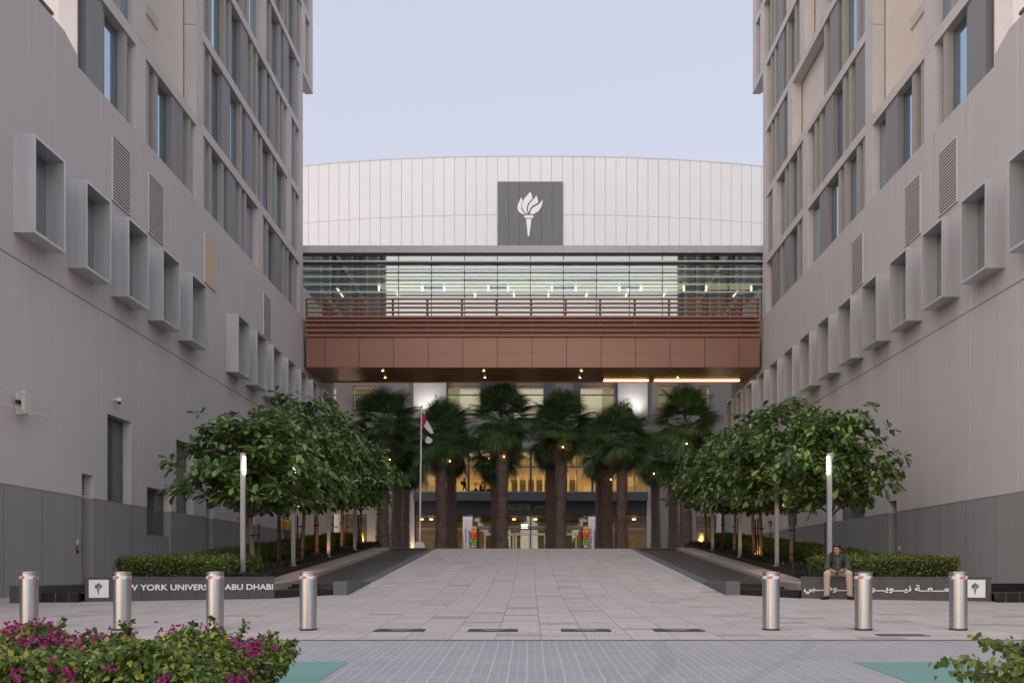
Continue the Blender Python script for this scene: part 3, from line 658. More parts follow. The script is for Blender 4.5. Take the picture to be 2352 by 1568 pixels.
# ------------------------------------------------------------------ footbridge
def footbridge():
    E = EYE; YF = 47.2; BW = 12.55
    root = empty('footbridge', (0, YF+2, E+11), 'copper coloured footbridge with a glazed gallery joining the two side buildings', 'footbridge')
    jx = [X(745.6+79.35*k, YF) for k in range(13)]
    xs = [-BW]+jx+[BW]
    mb = MB(); mb.box(-BW+.02, BW-.02, YF+.03, 50.72, E+11.30, E+12.90, 'dark_metal'); mb.build('deck', root)
    for a, b in zip(xs[:-1], xs[1:]):
        mb = MB(); mb.box(a+.014, b-.014, YF-.02, YF+.03, E+11.28, E+12.075, 'rust_panel'); mb.box(a+.014, b-.014, YF-.018, YF+.03, E+12.083, E+12.90, 'rust_panel')
        mb.build('fascia_panel', root)
    mb = MB()
    for a, b in zip(xs[:-1], xs[1:]):
        mb.box(a+.006, b-.006, YF+.0, 48.95, E+11.255, E+11.30, 'rust_soffit'); mb.box(a+.006, b-.006, 48.96, 50.74, E+11.255, E+11.30, 'rust_soffit')
    mb.box(-BW, BW, 50.74, 50.80, E+11.2, E+11.6, 'rust_soffit')
    mb.build('soffit', root)
    for xd, Y in ((-8.42,47.9),(-8.58,49.6),(-2.75,47.9),(-2.78,49.6),(2.72,47.9),(2.74,49.6),(8.42,49.6)):
        m_ = MB(); m_.lathe([(.11,0),(.11,.012)], (xd,Y,E+11.24), 'dark_metal', 16); lo = m_.build('downlight', root)
        m_ = MB(); m_.lathe([(.06,0),(.06,.006)], (xd,Y,E+11.225), 'warm_glow', 12); m_.build('lamp_disc', lo)
    for a, b in ((4.19,6.83),(7.17,12.2)):
        m_ = MB(); m_.box(a, b, 50.30, 50.42, E+11.20, E+11.25, 'strip_glow'); m_.build('strip_light', root)
    # balustrade: horizontal slats on short posts
    px = [X(k, YF) for k in (703, 743.4, 822.5, 902, 981.4, 1061, 1140.4, 1220, 1299, 1378.5, 1458, 1537, 1616.5, 1696, 1741)]
    for x in px:
        m_ = MB(); m_.box(x-.06, x+.06, YF+.03, YF+.07, E+12.93, E+15.02, 'rust_slat'); m_.build('post', root)
    zs = [12.97, 13.27, 13.56, 13.85, 14.12]
    for k, zz in enumerate([12.93, 13.21, 13.50, 13.77, 13.97, 14.24, 14.50, 14.73, 14.98]):
        m_ = MB(); h = .11 if k < 5 else .085
        m_.box(-BW, BW, YF-.12, YF+.015, E+zz, E+zz+h, 'rust_slat'); m_.build('slat', root)
    m_ = MB()
    for k in range(4): m_.box(-BW, BW, YF+.09, YF+.16, E+13.10+k*.30, E+13.19+k*.30, 'rust_slat')
    m_.box(-BW, BW, YF+.18, YF+.20, E+12.92, E+14.15, 'rust_panel'); m_.build('backing_panel', root)
    # gallery
    BW = 14.3
    YG = 49.1
    m_ = MB(); m_.box(-12.5, 12.5, 47.5, 55.0, E+12.905, E+13.0, 'concrete_light'); m_.build('floor', root)
    m_ = MB(); m_.box(-BW, BW, YG-.1, 58.2, E+18.25, E+18.68, 'white_fascia'); m_.build('roof', root)
    fx = [X(660.3+.3662*k, YG) for k in (283,489,696,903,1111,1318,1524)]; stp = (fx[-1]-fx[0])/6
    f0 = fx[0]; ks = [f0+stp*k for k in range(-3, 16)]
    ks = [-BW]+[k for k in ks if -BW+.3 < k < BW-.3]+[BW]
    for a, b in zip(ks[:-1], ks[1:]):
        m_ = MB(); m_.box(a+.008, b-.008, YG-.16, YG-.105, E+18.25, E+18.66, 'white_fascia'); m_.build('fascia_panel', root)
        m_ = MB(); m_.box(a+.02, b-.02, YG, YG+.03, E+13.05, E+17.55, 'glass_bridge'); go = m_.build('window', root)
        m_ = MB(); m_.box(a+.02, b-.02, YG, YG+.03, E+17.85, E+18.12, 'glass_bridge'); m_.build('pane', go)
        m_ = MB(); m_.box(a-.02, a+.02, YG-.03, YG+.06, E+13.05, E+18.15, 'dark_metal'); m_.build('mullion', root)
    m_ = MB(); m_.box(-BW, BW, YG-.05, YG+.3, E+18.12, E+18.22, 'dark_metal'); m_.box(-BW, BW, YG-.05, YG+.3, E+17.62, E+17.74, 'dark_metal'); m_.build('beam', root)
    for yd in (599.8, 617.9, 635.5, 653.0, 670.7):
        zz = (VPY-yd)*48.8/FPX; m_ = MB(); m_.box(-BW, BW, 48.78, 48.85, E+zz-.035, E+zz+.035, 'white_slat'); m_.build('sunshade', root)
    m_ = MB(); m_.box(-BW, BW, 57.9, 58.1, E+14.0, E+18.25, 'room_white'); m_.build('back_wall', root)
    m_ = MB(); m_.box(-BW, BW, YG+.1, 57.9, E+17.75, E+17.85, 'room_white'); m_.build('ceiling', root)
    for a, b in ((868,972),(1018,1124),(1165,1270),(1320,1425),(1470,1573),(1620,1728)):
        xa, xb = X(a, 51.5), X(b, 51.5); m_ = MB(); m_.box(xa+.12, xb-.12, 51.5, 51.56, E+16.92, E+17.28, 'room_cream'); m_.box(xa, xa+.11, 51.48, 51.58, E+16.9, E+17.34, 'ceiling_glow'); m_.box(xb-.11, xb, 51.48, 51.58, E+16.9, E+17.34, 'ceiling_glow'); m_.box(xa+.15, xb-.15, 51.44, 51.49, E+16.98, E+17.22, 'pendant_glow'); m_.build('pendant_light', root)
    for xd in (782, 912, 1090, 1180, 1260, 1348, 1440, 1527, 1690):
        x = X(xd, 54.5); m_ = MB(); m_.box(x-.04, x+.04, 53.6, 55.2, E+17.70, E+17.745, 'ceiling_glow'); m_.build('ceiling_light', root)
    for x in (-6.5, 0, 6.5):
        li = bpy.data.lights.new('gallery_light', 'AREA'); li.shape = 'RECTANGLE'; li.size = 5; li.size_y = 3; li.energy = 130; li.color = (1, .87, .68)
        lo = bpy.data.objects.new('gallery_light', li); C.objects.link(lo); lo.location = (x, 52.2, E+17.6); lo.parent = None
    for (x, Y) in ((-8.5,48.8),(-2.75,48.8),(2.73,48.8),(8.42,49.4)):
        li = bpy.data.lights.new('downlight_lamp', 'SPOT'); li.energy = 90; li.color = (1, .62, .32); li.spot_size = R(100); li.spot_blend = .7; li.shadow_soft_size = .1
        lo = bpy.data.objects.new('downlight_lamp', li); C.objects.link(lo); lo.location = (x, Y, E+11.1)
    return root
footbridge()

# ------------------------------------------------------------------ drum building behind
def drum():
    E = EYE
    def yp(x): return 95.0+2.3*(abs(x)/26.0)**2.3
    root = empty('drum_building', (0, 100, 0), 'pale curved hall rising behind the footbridge with a grey square torch emblem', 'building')
    N = 66; pw = 1.20; x0 = X(1143, 95); xs = [x0+pw*k for k in range(-30, 38)]
    for zi, (za, zb) in enumerate(((E+22, E+39.62), (E+39.66, E+46.1))):
        vs = []; fs = []; mb = MB()
        for a, b in zip(xs[:-1], xs[1:]):
            g_ = .022
            mb.hexa([(a+g_,yp(a),za),(b-g_,yp(b),za),(b-g_,yp(b)+.3,za),(a+g_,yp(a)+.3,za),(a+g_,yp(a),zb),(b-g_,yp(b),zb),(b-g_,yp(b)+.3,zb),(a+g_,yp(a)+.3,zb)], 'drum_panel')
        mb.build('cladding', root)
    mb = MB()
    pts = [(a, yp(a)+.06) for a in xs]; pts2 = pts+[(xs[-1], 118), (xs[0], 118)]
    mb.poly(pts2, 'z', E+20, E+46.06, 'drum_joint'); mb.build('wall', root)
    mb = MB(); mb.poly([(a, yp(a)-.03) for a in xs]+[(xs[-1], 119), (xs[0], 119)], 'z', E+46.1, E+46.2, 'white_fascia'); mb.build('roof', root)
    # emblem panel
    cx = X(1218.1, 94.9); zc = Z(492.4, 94.9); hw = 75*94.9/1960
    mb = MB()
    for k in range(6):
        a = cx-hw+k*hw/3; mb.box(a+.012, a+hw/3-.012, 94.86, 94.97, zc-hw, zc+hw, 'emblem_grey')
    mb.box(cx-hw+.02, cx+hw-.02, 94.90, 94.98, zc-hw+.02, zc+hw-.02, 'campus_black')
    po = mb.build('emblem_panel', root)
    mb = MB(); k = hw*2/1167; emblem(mb, cx, zc, k, 94.80, 94.855, 'emblem_white'); mb.build('torch_emblem', po)
drum()

# ------------------------------------------------------------------ campus building under the bridge
def campus():
    E = EYE; Y = 88.0
    x = lambda xd: X(xd, Y)
    z = lambda yd: Z(yd, Y)
    root = empty('campus_building', (0, Y+6, 0), 'glass fronted building glowing warm behind the palms with a dark canopy', 'building')
    # outer stone walls with openings
    def panelwall(x0, x1, z0, z1, holes, m, y0=Y, y1=Y+.5):
        mb = MB(); xs = sorted({x0, x1, *[h[0] for h in holes], *[h[1] for h in holes]})
        for a, b in zip(xs[:-1], xs[1:]):
            cuts = sorted([(h[2], h[3]) for h in holes if h[0] <= a+1e-6 and h[1] >= b-1e-6]); zz = z0
            for c0, c1 in cuts:
                if c0 > zz: mb.box(a, b, y0, y1, zz, c0, m)
                zz = c1
            if zz < z1: mb.box(a, b, y0, y1, zz, z1, m)
        mb.build('wall', root)
    g0 = 1.99; zt = z(820)
    up = [(738, 772), (811, 864), (1028.5, 1103.5), (1181, 1248), (1333.5, 1411), (1511, 1549), (1605, 1630)]
    holes = [(x(a), x(b), z(958), z(886)) for a, b in up]
    big = (x(953), x(1485), z(1131), z(1034))
    low = (x(953), x(1485), g0, z(1183))
    lowL = [(x(738.6), x(778), g0, z(1180)), (x(794), x(842.6), g0, z(1180)), (x(1598.5), x(1645), g0, z(1184)), (x(1680), x(1707), g0, z(1184)), (x(640), x(700), g0, z(1180)), (x(1745), x(1800), g0, z(1184))]
    canopy = (x(953), x(1485), z(1183), z(1131))
    panelwall(-36, 36, g0-.3, zt, holes+[(x(953), x(1485), g0, z(1034))]+lowL, 'campus_stone')
    # piers that stand proud
    for a, b in ((925, 953), (1485, 1500), (778, 794), (1645, 1660), (1020, 1027.5), (1104, 1125), (1166, 1180), (1249, 1268), (1318, 1333), (1412, 1418)):
        m_ = MB(); hi = b-a > 12 and a in (925, 1485, 778, 1645)
        m_.box(x(a), x(b), Y-.35, Y-.003, (g0 if hi else z(960)), (z(1034) if a in (925, 1485) else (z(1180) if hi else zt)), 'pier_stone' if hi else 'campus_dark'); m_.build('pier', root)
    m_ = MB(); m_.box(x(951), x(1026), Y-.5, Y-.36, z(962), zt, 'pier_stone'); m_.build('lit_panel', root)
    m_ = MB(); m_.box(x(1418), x(1486), Y-.5, Y-.36, z(962), zt, 'pier_stone'); m_.build('lit_panel', root)
    for xx in (986, 1452):
        li = bpy.data.lights.new('wall_washer', 'SPOT'); li.energy = 420; li.color = (1, .96, .9); li.spot_size = R(120); li.spot_blend = .9; li.shadow_soft_size = .2
        lo = bpy.data.objects.new('wall_washer', li); C.objects.link(lo); lo.location = (x(xx), Y-1.9, z(945)); lo.rotation_euler = (R(125), 0, 0)
        m_ = MB(); m_.box(x(xx-4), x(xx+4), Y-1.6, Y-.5, z(963), z(958), 'dark_metal'); m_.build('wall_lamp', root)
    # rooms
    m_ = MB(); m_.box(-36, 36, Y+12, Y+12.3, g0, zt, 'room_warm'); m_.box(-36, 36, Y+.5, Y+12, z(1131)-.3, z(1131)-.01, 'room_cream'); m_.box(-36, 36, Y+.5, Y+12, z(1034)+.02, z(1034)+.5, 'room_cream')
    m_.box(-36, 36, Y+.5, Y+12, z(885), z(885)+.3, 'room_white'); m_.box(-36, 36, Y+.5, Y+12, g0-.2, g0+.01, 'room_cream'); m_.box(-36, 36, Y+.5, Y+12, z(1183), z(1183)+.3, 'room_dark')
    for s_ in (-1, 1): m_.box(s_*36, s_*36.4, Y, Y+12, g0, zt, 'room_warm')
    m_.build('interior', root)
    for a, b in up:
        gb = MB(); gb.box(x(a), x(b), Y+.2, Y+.23, z(958), z(886), 'glass_campus'); go = gb.build('window', root)
        f = MB(); f.box(x(a), x(b), Y+.12, Y+.19, z(906)-.05, z(906)+.05, 'dark_metal'); f.box(x(a), x(b), Y+.12, Y+.19, z(893)+.05, z(886), 'timber'); f.build('frame', go)
    mull = [953, 1005, 1076, 1148, 1219, 1290, 1361, 1433, 1485]
    for i, (a, b) in enumerate(zip(mull[:-1], mull[1:])):
        gb = MB(); gb.box(x(a)+.1, x(b)-.1, Y+.25, Y+.28, z(1130), z(1035), 'glass_campus'); go = gb.build('window', root)
        f = MB(); f.box(x(a)-.11, x(a)+.11, Y+.1, Y+.36, z(1131), z(1034), 'dark_metal'); f.box(x(a)+.1, x(b)-.1, Y+.14, Y+.24, z(1073), z(1071), 'dark_metal')
        for q in (.5,): f.box(x(a)+(x(b)-x(a))*q-.05, x(a)+(x(b)-x(a))*q+.05, Y+.29, Y+.36, z(1130), z(1035), 'frame_metal')
        f.build('frame', go)
        gb = MB(); gb.box(x(a)+.06, x(b)-.06, Y+.25, Y+.28, g0, z(1184), 'glass_campus'); go = gb.build('window', root)
        f = MB(); f.box(x(a)-.07, x(a)+.07, Y+.18, Y+.36, g0, z(1183), 'dark_metal'); f.box(x(a)+.06, x(b)-.06, Y+.14, Y+.24, z(1216), z(1212), 'frame_metal'); f.build('frame', go)
    for (a, b, c, d) in lowL:
        gb = MB(); gb.box(a, b, Y+.25, Y+.28, c, d, 'glass_campus'); go = gb.build('window', root)
        f = MB()
        for q in (0, .5, 1): f.box(a+(b-a)*q-.05, a+(b-a)*q+.05, Y+.14, Y+.24, c, d, 'dark_metal')
        f.box(a+.05, b-.05, Y+.15, Y+.23, z(1209)-.06, z(1209)+.06, 'dark_metal'); f.build('frame', go)
    # canopy and dark band with the building's name
    m_ = MB(); m_.box(x(953)+.01, x(1485)-.01, Y-1.2, Y+.5, z(1151), z(1132), 'campus_dark'); m_.box(x(953)+.02, x(1485)-.02, Y-1.22, Y-1.1, z(1132), z(1131)+.02, 'frame_metal'); m_.build('canopy', root)
    m_ = MB(); m_.box(x(953)+.01, x(1485)-.01, Y-.1, Y+.45, z(1182), z(1151), 'campus_black'); bo = m_.build('name_band', root)
    for txt, a, b in (('CAMPUS CENTER', 1147, 1218), (arabic('الحرم الجامعي'), 1226, 1278)):
        q = writing('lettering', txt, 'emblem_grey', .62, x(b)-x(a), .012, bo, .03); q.location = Vector((x(a), Y-.105, z(1171)))-world_loc(bo)
    # entrance doors and portal
    m_ = MB(); m_.box(x(1096), x(1340), Y-.05, Y+.12, z(1211), z(1207), 'frame_metal'); m_.box(x(1096), x(1100), Y-.05, Y+.12, g0, z(1211), 'campus_black'); m_.box(x(1336), x(1340), Y-.05, Y+.12, g0, z(1211), 'campus_black'); m_.build('portal', root)
    for k in range(6):
        a = 1112+k*36; b = a+33
        f = MB(); xa, xb = x(a), x(b); zt2 = z(1224)
        f.box(xa, xa+.16, Y-.04, Y+.10, g0, zt2, 'steel'); f.box(xb-.16, xb, Y-.04, Y+.10, g0, zt2, 'steel'); f.box(xa+.16, xb-.16, Y-.04, Y+.10, zt2-.2, zt2, 'steel')
        do = f.build('door', root)
        gb = MB(); gb.box(xa+.16, xb-.16, Y+.0, Y+.03, g0, zt2-.2, 'glass_campus'); gb.build('pane', do)
    # interior things that read through the glass
    m_ = MB()
    for sx in (-1, 1):
        xa = 0+sx*11.6; xb = sx*5.8
        m_.hexa([(xa,Y+6,z(1100)),(xb,Y+6,z(1128)),(xb,Y+6.3,z(1128)),(xa,Y+6.3,z(1100)),(xa,Y+6,z(1076)),(xb,Y+6,z(1104)),(xb,Y+6.3,z(1104)),(xa,Y+6.3,z(1076))], 'room_cream')
        m_.hexa([(xa,Y+5,z(1226)),(xb,Y+5,z(1262)),(xb,Y+5.3,z(1262)),(xa,Y+5.3,z(1226)),(xa,Y+5,z(1222)),(xb,Y+5,z(1258)),(xb,Y+5.3,z(1258)),(xa,Y+5.3,z(1222))], 'room_cream')
    m_.build('staircase', root)
    m_ = MB()
    for k in range(8):
        a = 1172+k*20.5; m_.box(x(a), x(a+17), Y+7, Y+7.1, z(1130), z(1085), 'room_dark')
    m_.build('dark_screen', root)
    m_ = MB()
    for k in range(9): m_.box(x(1166+k*20.5), x(1169+k*20.5), Y+6.8, Y+7.2, z(1130), z(1075), 'room_cream')
    m_.build('column', root)
    for k in range(14):
        m_ = MB(); xx = x(960+k*39); m_.box(xx-.12, xx+.12, Y+3+(k%3), Y+3.3+(k%3), z(1040)-.05, z(1040)+.0, 'warm_glow'); m_.build('ceiling_lamp', root)
    for a in (962, 985, 1002, 1024, 1180, 1230, 1440, 1462):
        m_ = MB(); xx = x(a); m_.box(xx-.16, xx+.16, Y+2.0, Y+2.3, z(1190), z(1188), 'warm_glow'); m_.build('ceiling_lamp', root)
    for a in (1204, 1290): m_ = MB(); m_.box(x(a-8), x(a+8), Y+6, Y+6.1, z(1206), z(1197), 'cool_glow'); m_.build('ceiling_lamp', root)
    def area(xx, yy, zz, e, col, sx=8, sy=6, rx=0):
        li = bpy.data.lights.new('room_light', 'AREA'); li.shape = 'RECTANGLE'; li.size = sx; li.size_y = sy; li.energy = e; li.color = col
        lo = bpy.data.objects.new('room_light', li); C.objects.link(lo); lo.location = (xx, yy, zz); lo.rotation_euler = (rx, 0, 0)
    for k in (-8, 0, 8):
        area(k, Y+6, z(1036), 420, (1, .72, .40)); area(k, Y+6, z(1186), 70, (1, .72, .42)); area(k, Y+6, z(890), 400, (.95, .95, .85))
    for k in (-19, 19): area(k, Y+5, z(1188), 200, (1, .60, .25)); area(k, Y+5, z(890), 120, (1, .75, .35))
    # up-lit cylinders inside the ground floor
    for a in (768, 820, 1620): 
        m_ = MB(); m_.lathe([(.35,0),(.35,2.9)], (x(a), Y+2.4, g0+.02), 'room_cream', 16); m_.build('column', root, smooth=False)
        li = bpy.data.lights.new('uplight', 'POINT'); li.energy = 110; li.color = (1, .6, .25); li.shadow_soft_size = .1
        lo = bpy.data.objects.new('uplight', li); C.objects.link(lo); lo.location = (x(a), Y+1.7, g0+2.0)
    for a in (760, 851, 948):
        li = bpy.data.lights.new('uplight', 'SPOT'); li.energy = 800; li.color = (1, .66, .34); li.spot_size = R(60); li.spot_blend = .8; li.shadow_soft_size = .1
        lo = bpy.data.objects.new('uplight', li); C.objects.link(lo); lo.location = (x(a), Y-.9, g0+.15); lo.rotation_euler = (R(170), 0, 0)
campus()

# ------------------------------------------------------------------ channels, basins, kerbs, planters
def soilz(Y): return EYE-.20 + (.077*(Y-23) if Y > 23 else 0)
for s in (-1, 1):
    side = 'left' if s < 0 else 'right'
    P = lambda a: s*a
    # sloping water channel
    ys = [24.62, 30, 36, 41.9]
    mb = MB(); vs = []; fs = []
    for y in ys: vs += [(P(5.09), y, gz(y)-.07), (P(7.02), y, gz(y)-.07)]
    for i in range(len(ys)-1): fs.append((2*i, 2*i+1, 2*i+3, 2*i+2) if s > 0 else (2*i, 2*i+2, 2*i+3, 2*i+1))
    mb.add(vs, fs, 'channel_water'); tag(mb.build('water', fix=False), kind='structure')
    mb = MB(); zz = EYE-.475; mb.add([(P(5.0), 21.7, zz), (P(6.1), 20.5, zz), (P(7.4), 24.6, zz), (P(5.0), 24.6, zz)], [(0,1,2,3) if s > 0 else (0,3,2,1)], 'channel_water'); tag(mb.build('water', fix=False), kind='structure')
    mb = MB(); zz = EYE-.50; xo = 10.98 if s < 0 else 12.9; mb.add([(P(10.2), 18.9, zz), (P(xo), 18.9, zz), (P(xo), 21.2, zz), (P(10.2), 21.2, zz)], [(0,1,2,3) if s > 0 else (0,3,2,1)], 'channel_water'); tag(mb.build('water', fix=False), kind='structure')
    # end block beside the ramp and its border strip
    mb = MB(); zt = EYE-.255
    mb.hexa([(P(4.765),21.45,-.2),(P(5.12),21.45,-.2),(P(5.12),24.5,-.2),(P(4.765),24.5,-.2),(P(4.765),21.45,zt),(P(5.12),21.45,zt),(P(5.12),24.5,zt-.04),(P(4.765),24.5,zt-.04)], 'border_stone')
    o = mb.build('ramp_wall', bevel=.008); tag(o, f'low dark stone wall end beside the ramp foot on the {side}', 'low wall')
    mb = MB()
    for a, b in ((24.51, 30), (30, 36), (36, 42.3)):
        n = 1
        mb.hexa([(P(4.765),a,gz(a)-.5),(P(5.085),a,gz(a)-.5),(P(5.085),b,gz(b)-.5),(P(4.765),b,gz(b)-.5),(P(4.765),a,gz(a)+.02),(P(5.085),a,gz(a)+.02),(P(5.085),b,gz(b)+.02),(P(4.765),b,gz(b)+.02)], 'border_stone')
    tag(mb.build('kerb_strip'), kind='structure')
    # spill walls
    mb = MB(); zt = EYE-.45
    mb.hexa([(P(5.13),21.5,-.2),(P(6.2),20.2,-.2),(P(6.3),20.32,-.2),(P(5.23),21.62,-.2),(P(5.13),21.5,zt),(P(6.2),20.2,zt),(P(6.3),20.32,zt),(P(5.23),21.62,zt)], 'pool_black')
    mb.box(P(5.1), P(7.0), 24.5, 24.6, -.2, EYE-.37, 'pool_black')
    mb.box(P(5.1), P(7.1), 23.4, 23.5, -.2, EYE-.43, 'pool_black')
    o = mb.build('spill_wall'); tag(o, f'low black stone weir between the ramp foot and the {side} sign wall', 'low wall')
    mb = MB(); mb.box(P(10.12), P(10.9 if s < 0 else 12.9), 18.78, 18.92, -.2, EYE-.475, 'pool_black')
    for k in range(2 if s < 0 else 8): mb.box(P(10.3+k*.3), P(10.312+k*.3), 18.775, 18.785, .18, EYE-.475, 'bark')
    mb.box(P(10.12), P(10.9 if s < 0 else 12.9), 21.0, 21.15, -.2, EYE-.30, 'pool_black')
    o = mb.build('spill_wall'); tag(o, f'black wet weir of the pool at the outer end of the {side} sign wall', 'low wall')
    if s < 0:
        mb = MB(); mb.box(-11.52, -10.92, 18.6, 21.3, -.2, EYE-.32, 'sign_granite'); tag(mb.build('pool_wall', bevel=.01), 'squat grey stone block closing the pool at the far left', 'low wall')
        rt = empty('planter_box', (-10.55, 21.35, EYE-.3), 'small black box on the pool ledge beside the left sign wall', 'box')
        mb = MB(); mb.box(-10.78, -10.28, 21.2, 21.5, EYE-.30, EYE-.17, 'campus_black'); mb.build('body', rt, bevel=.01)
        mb = MB(); mb.box(-10.80, -10.26, 21.18, 21.52, EYE-.17, EYE-.15, 'dark_metal'); mb.build('lid', rt)
    # stone kerb along the planter
    mb = MB(); zt = EYE-.285
    pts = [(6.25, 7.1, 20.36, zt), (7.02, 7.88, 24.6, zt)]
    (a0, b0, y0, z0), (a1, b1, y1, z1) = pts
    mb.hexa([(P(a0),y0,-.4),(P(b0),y0,-.4),(P(b1),y1,-.4),(P(a1),y1,-.4),(P(a0),y0,z0),(P(b0),y0,z0),(P(b1),y1,z1),(P(a1),y1,z1)], 'kerb_stone')
    yy = [24.605+1.45*k for k in range(13)]
    for a, b in zip(yy[:-1], yy[1:]):
        b_ = b-.012
        mb.hexa([(P(7.02),a,-.4),(P(7.88),a,-.4),(P(7.88),b_,-.4),(P(7.02),b_,-.4),(P(7.02),a,gz(a)+.055),(P(7.88),a,gz(a)+.055),(P(7.88),b_,gz(b_)+.055),(P(7.02),b_,gz(b_)+.055)], 'kerb_stone')
    tag(mb.build('kerb', bevel=.01), kind='structure')
    mb = MB(); mb.box(P(5.09), P(7.9), 41.9, 42.2, 1.2, 2.03, 'border_stone'); mb.box(P(5.0), P(7.0), 41.86, 41.9, 1.9, 1.99, 'dark_metal'); tag(mb.build('kerb'), kind='structure')
    # planter soil
    mb = MB()
    for (a0, b0, ya), (a1, b1, yb_) in zip([(6.7, 9.7, 20.3), (7.9, 10.25, 24.6), (7.9, 10.25, 30)], [(7.9, 10.25, 24.6), (7.9, 10.25, 30), (7.9, 10.25, 44.5)]):
        mb.hexa([(P(a0),ya,-1),(P(b0),ya,-1),(P(b1),yb_,-1),(P(a1),yb_,-1),(P(a0),ya,soilz(ya)),(P(b0),ya,soilz(ya)),(P(b1),yb_,soilz(yb_)),(P(a1),yb_,soilz(yb_))], 'soil')
    mb.hexa([(P(8.5),20.0,-.5),(P(10.2),19.2,-.5),(P(10.25),24.6,-.5),(P(8.5),24.6,-.5),(P(8.5),20.0,soilz(20)-.003),(P(10.2),19.2,soilz(20)-.003),(P(10.25),24.6,soilz(24.6)-.003),(P(8.5),24.6,soilz(24.6)-.003)], 'soil')
    tag(mb.build('soil'), kind='structure')

# ------------------------------------------------------------------ sign walls
def signwall(xl, yl, xr, yr, label, left):
    L = math.hypot(xr-xl, yr-yl); rz = math.atan2(yr-yl, xr-xl); zt = EYE-.13
    root = empty('sign_wall', (xl, yl, 0), label, 'sign wall', 'low granite sign walls at the foot of the ramp', rz)
    mb = MB(); mb.box(0, L, 0, .42, -.1, zt-.035, 'sign_granite'); 
    n = 7; mb.build('wall', root, local=True)
    mb = MB(); mb.box(-.01, L+.01, -.006, .44, zt-.032, zt, 'sign_granite'); mb.build('coping', root, local=True, bevel=.006)
    mb = MB()
    for k in range(1, n): mb.box(L*k/n-.004, L*k/n+.004, -.002, .001, -.05, zt-.036, 'sign_joint')
    mb.build('joint', root, local=True)
    px0 = .08 if left else L-.52
    mb = MB(); mb.box(px0, px0+.40, -.016, -.003, zt-.46, zt-.06, 'letter_white'); po = mb.build('plate', root, local=True)
    mb = MB(); k = .40/1167; emblem(mb, px0+.20, zt-.26, k, -.021, -.0165, 'sign_granite'); mb.build('torch_emblem', po, local=True)
    if left:
        q = writing('lettering', 'NEW YORK UNIVERSITY ABU DHABI', 'letter_white', .135, 3.40, .022, root, .016, 1.0); q.location = (.60, -.004, zt-.305)
    else:
        q = writing('lettering', arabic('جامـــعــة نيـــويـــورك أبـــوظـــبي'), 'letter_white', .265, 3.35, .022, root, .016); q.location = (.06, -.004, zt-.41)
    return root
signwall(-10.05, 18.95, -6.2, 20.15, 'dark granite sign wall reading NEW YORK UNIVERSITY ABU DHABI in white letters', True)
signwall(6.27, 20.25, 10.13, 19.05, 'dark granite sign wall with white Arabic lettering on which a man sits', False)

# ------------------------------------------------------------------ bollards
def bollard():
    root = empty('bollard', (0,0,0), '', 'bollard', 'brushed steel bollards across the forecourt')
    mb = MB(); mb.lathe([(.1235,.03),(.1255,.032),(.1255,.80),(.1255,.842)], (0,0,0), 'steel', 40); mb.build('body', root, local=True, smooth=False)
    o = root
    mb = MB(); mb.lathe([(.129,0),(.129,.024),(.127,.03)], (0,0,0), 'steel_dark', 32); mb.build('base_ring', root, local=True)
    mb = MB(); mb.lathe([(.1225,.842),(.1225,.852),(.127,.856),(.128,.868),(.124,.877),(.05,.880)], (0,0,0), 'steel', 32); mb.build('cap', root, local=True)
    mb = MB(); mb.lathe([(.1262,.768),(.1268,.769),(.1268,.812),(.1262,.813)], (0,0,0), 'band_white', 40); bo = mb.build('reflective_band', root, local=True)
    for k in range(4):
        mb = MB(); vs = []; fs = []; n = 8; a0 = k*math.pi/2+.25
        for i in range(n+1):
            a = a0+.62*i/n
            for (dz, sh) in ((.772, 0), (.809, .16)): 
                an = a+sh; vs.append((.1275*math.cos(an), .1275*math.sin(an), dz))
        for i in range(n): fs.append((2*i, 2*i+2, 2*i+3, 2*i+1))
        mb.add(vs, fs, 'band_red'); mb.build('red_flash', bo, local=True, fix=False)
        mb = MB()
        for q in range(5):
            a = a0+.16+.085*q; c_, s_ = math.cos(a), math.sin(a); c2, s2 = math.cos(a+.045), math.sin(a+.045)
            mb.quad([(.1281*c_,.1281*s_,.785),(.1281*c2,.1281*s2,.785),(.1281*c2,.1281*s2,.796),(.1281*c_,.1281*s_,.796)], 'band_white')
        mb.build('wordmark', bo, local=True, fix=False)
    return root
bol = bollard()
for b_, lab in zip((67,281,494,708,1771,1983,2201),
    ['steel bollard at the far left above the pink flowers, its foot hidden by them', 'steel bollard standing in front of the first word of the white sign lettering',
     'steel bollard standing in front of the left sign just before the word ABU', 'steel bollard nearest the left side of the ramp, its black foot showing',
     'steel bollard between the ramp and the seated man', 'steel bollard just right of the seated man with a dark rimmed cap', 'steel bollard at the far right beside the white torch plate']):
    place(bol, (X(b_, 12.8), 12.8, gz(12.8)-.005), lab, rz=rnd.uniform(0, 1.5) if b_ > 1000 else -.95)
mb = MB(); x_ = X(1983, 12.8); mb.lathe([(.10,0),(.142,.001),(.142,.012),(.08,.014)], (x_, 12.8, .876), 'steel_dark', 28)
tag(mb.build('lid_plate'), 'thin black lid lying on the bollard right of the seated man', 'lid')
cov = empty('bollard_cover', (0,0,0), '', 'ground cover', 'sunken bollard covers in the paving')
mb = MB(); mb.box(-.37,.37,-.22,.22,-.05,.006,'steel_dark'); mb.build('frame', cov, local=True)
mb = MB(); mb.box(-.34,.34,-.19,.19,-.04,.011,'cover_metal'); mb.build('lid', cov, local=True)
mb = MB(); mb.lathe([(.19,0),(.185,.004),(.17,.006),(.165,.003)], (0,0,.010), 'steel', 28); mb.build('ring', cov, local=True)
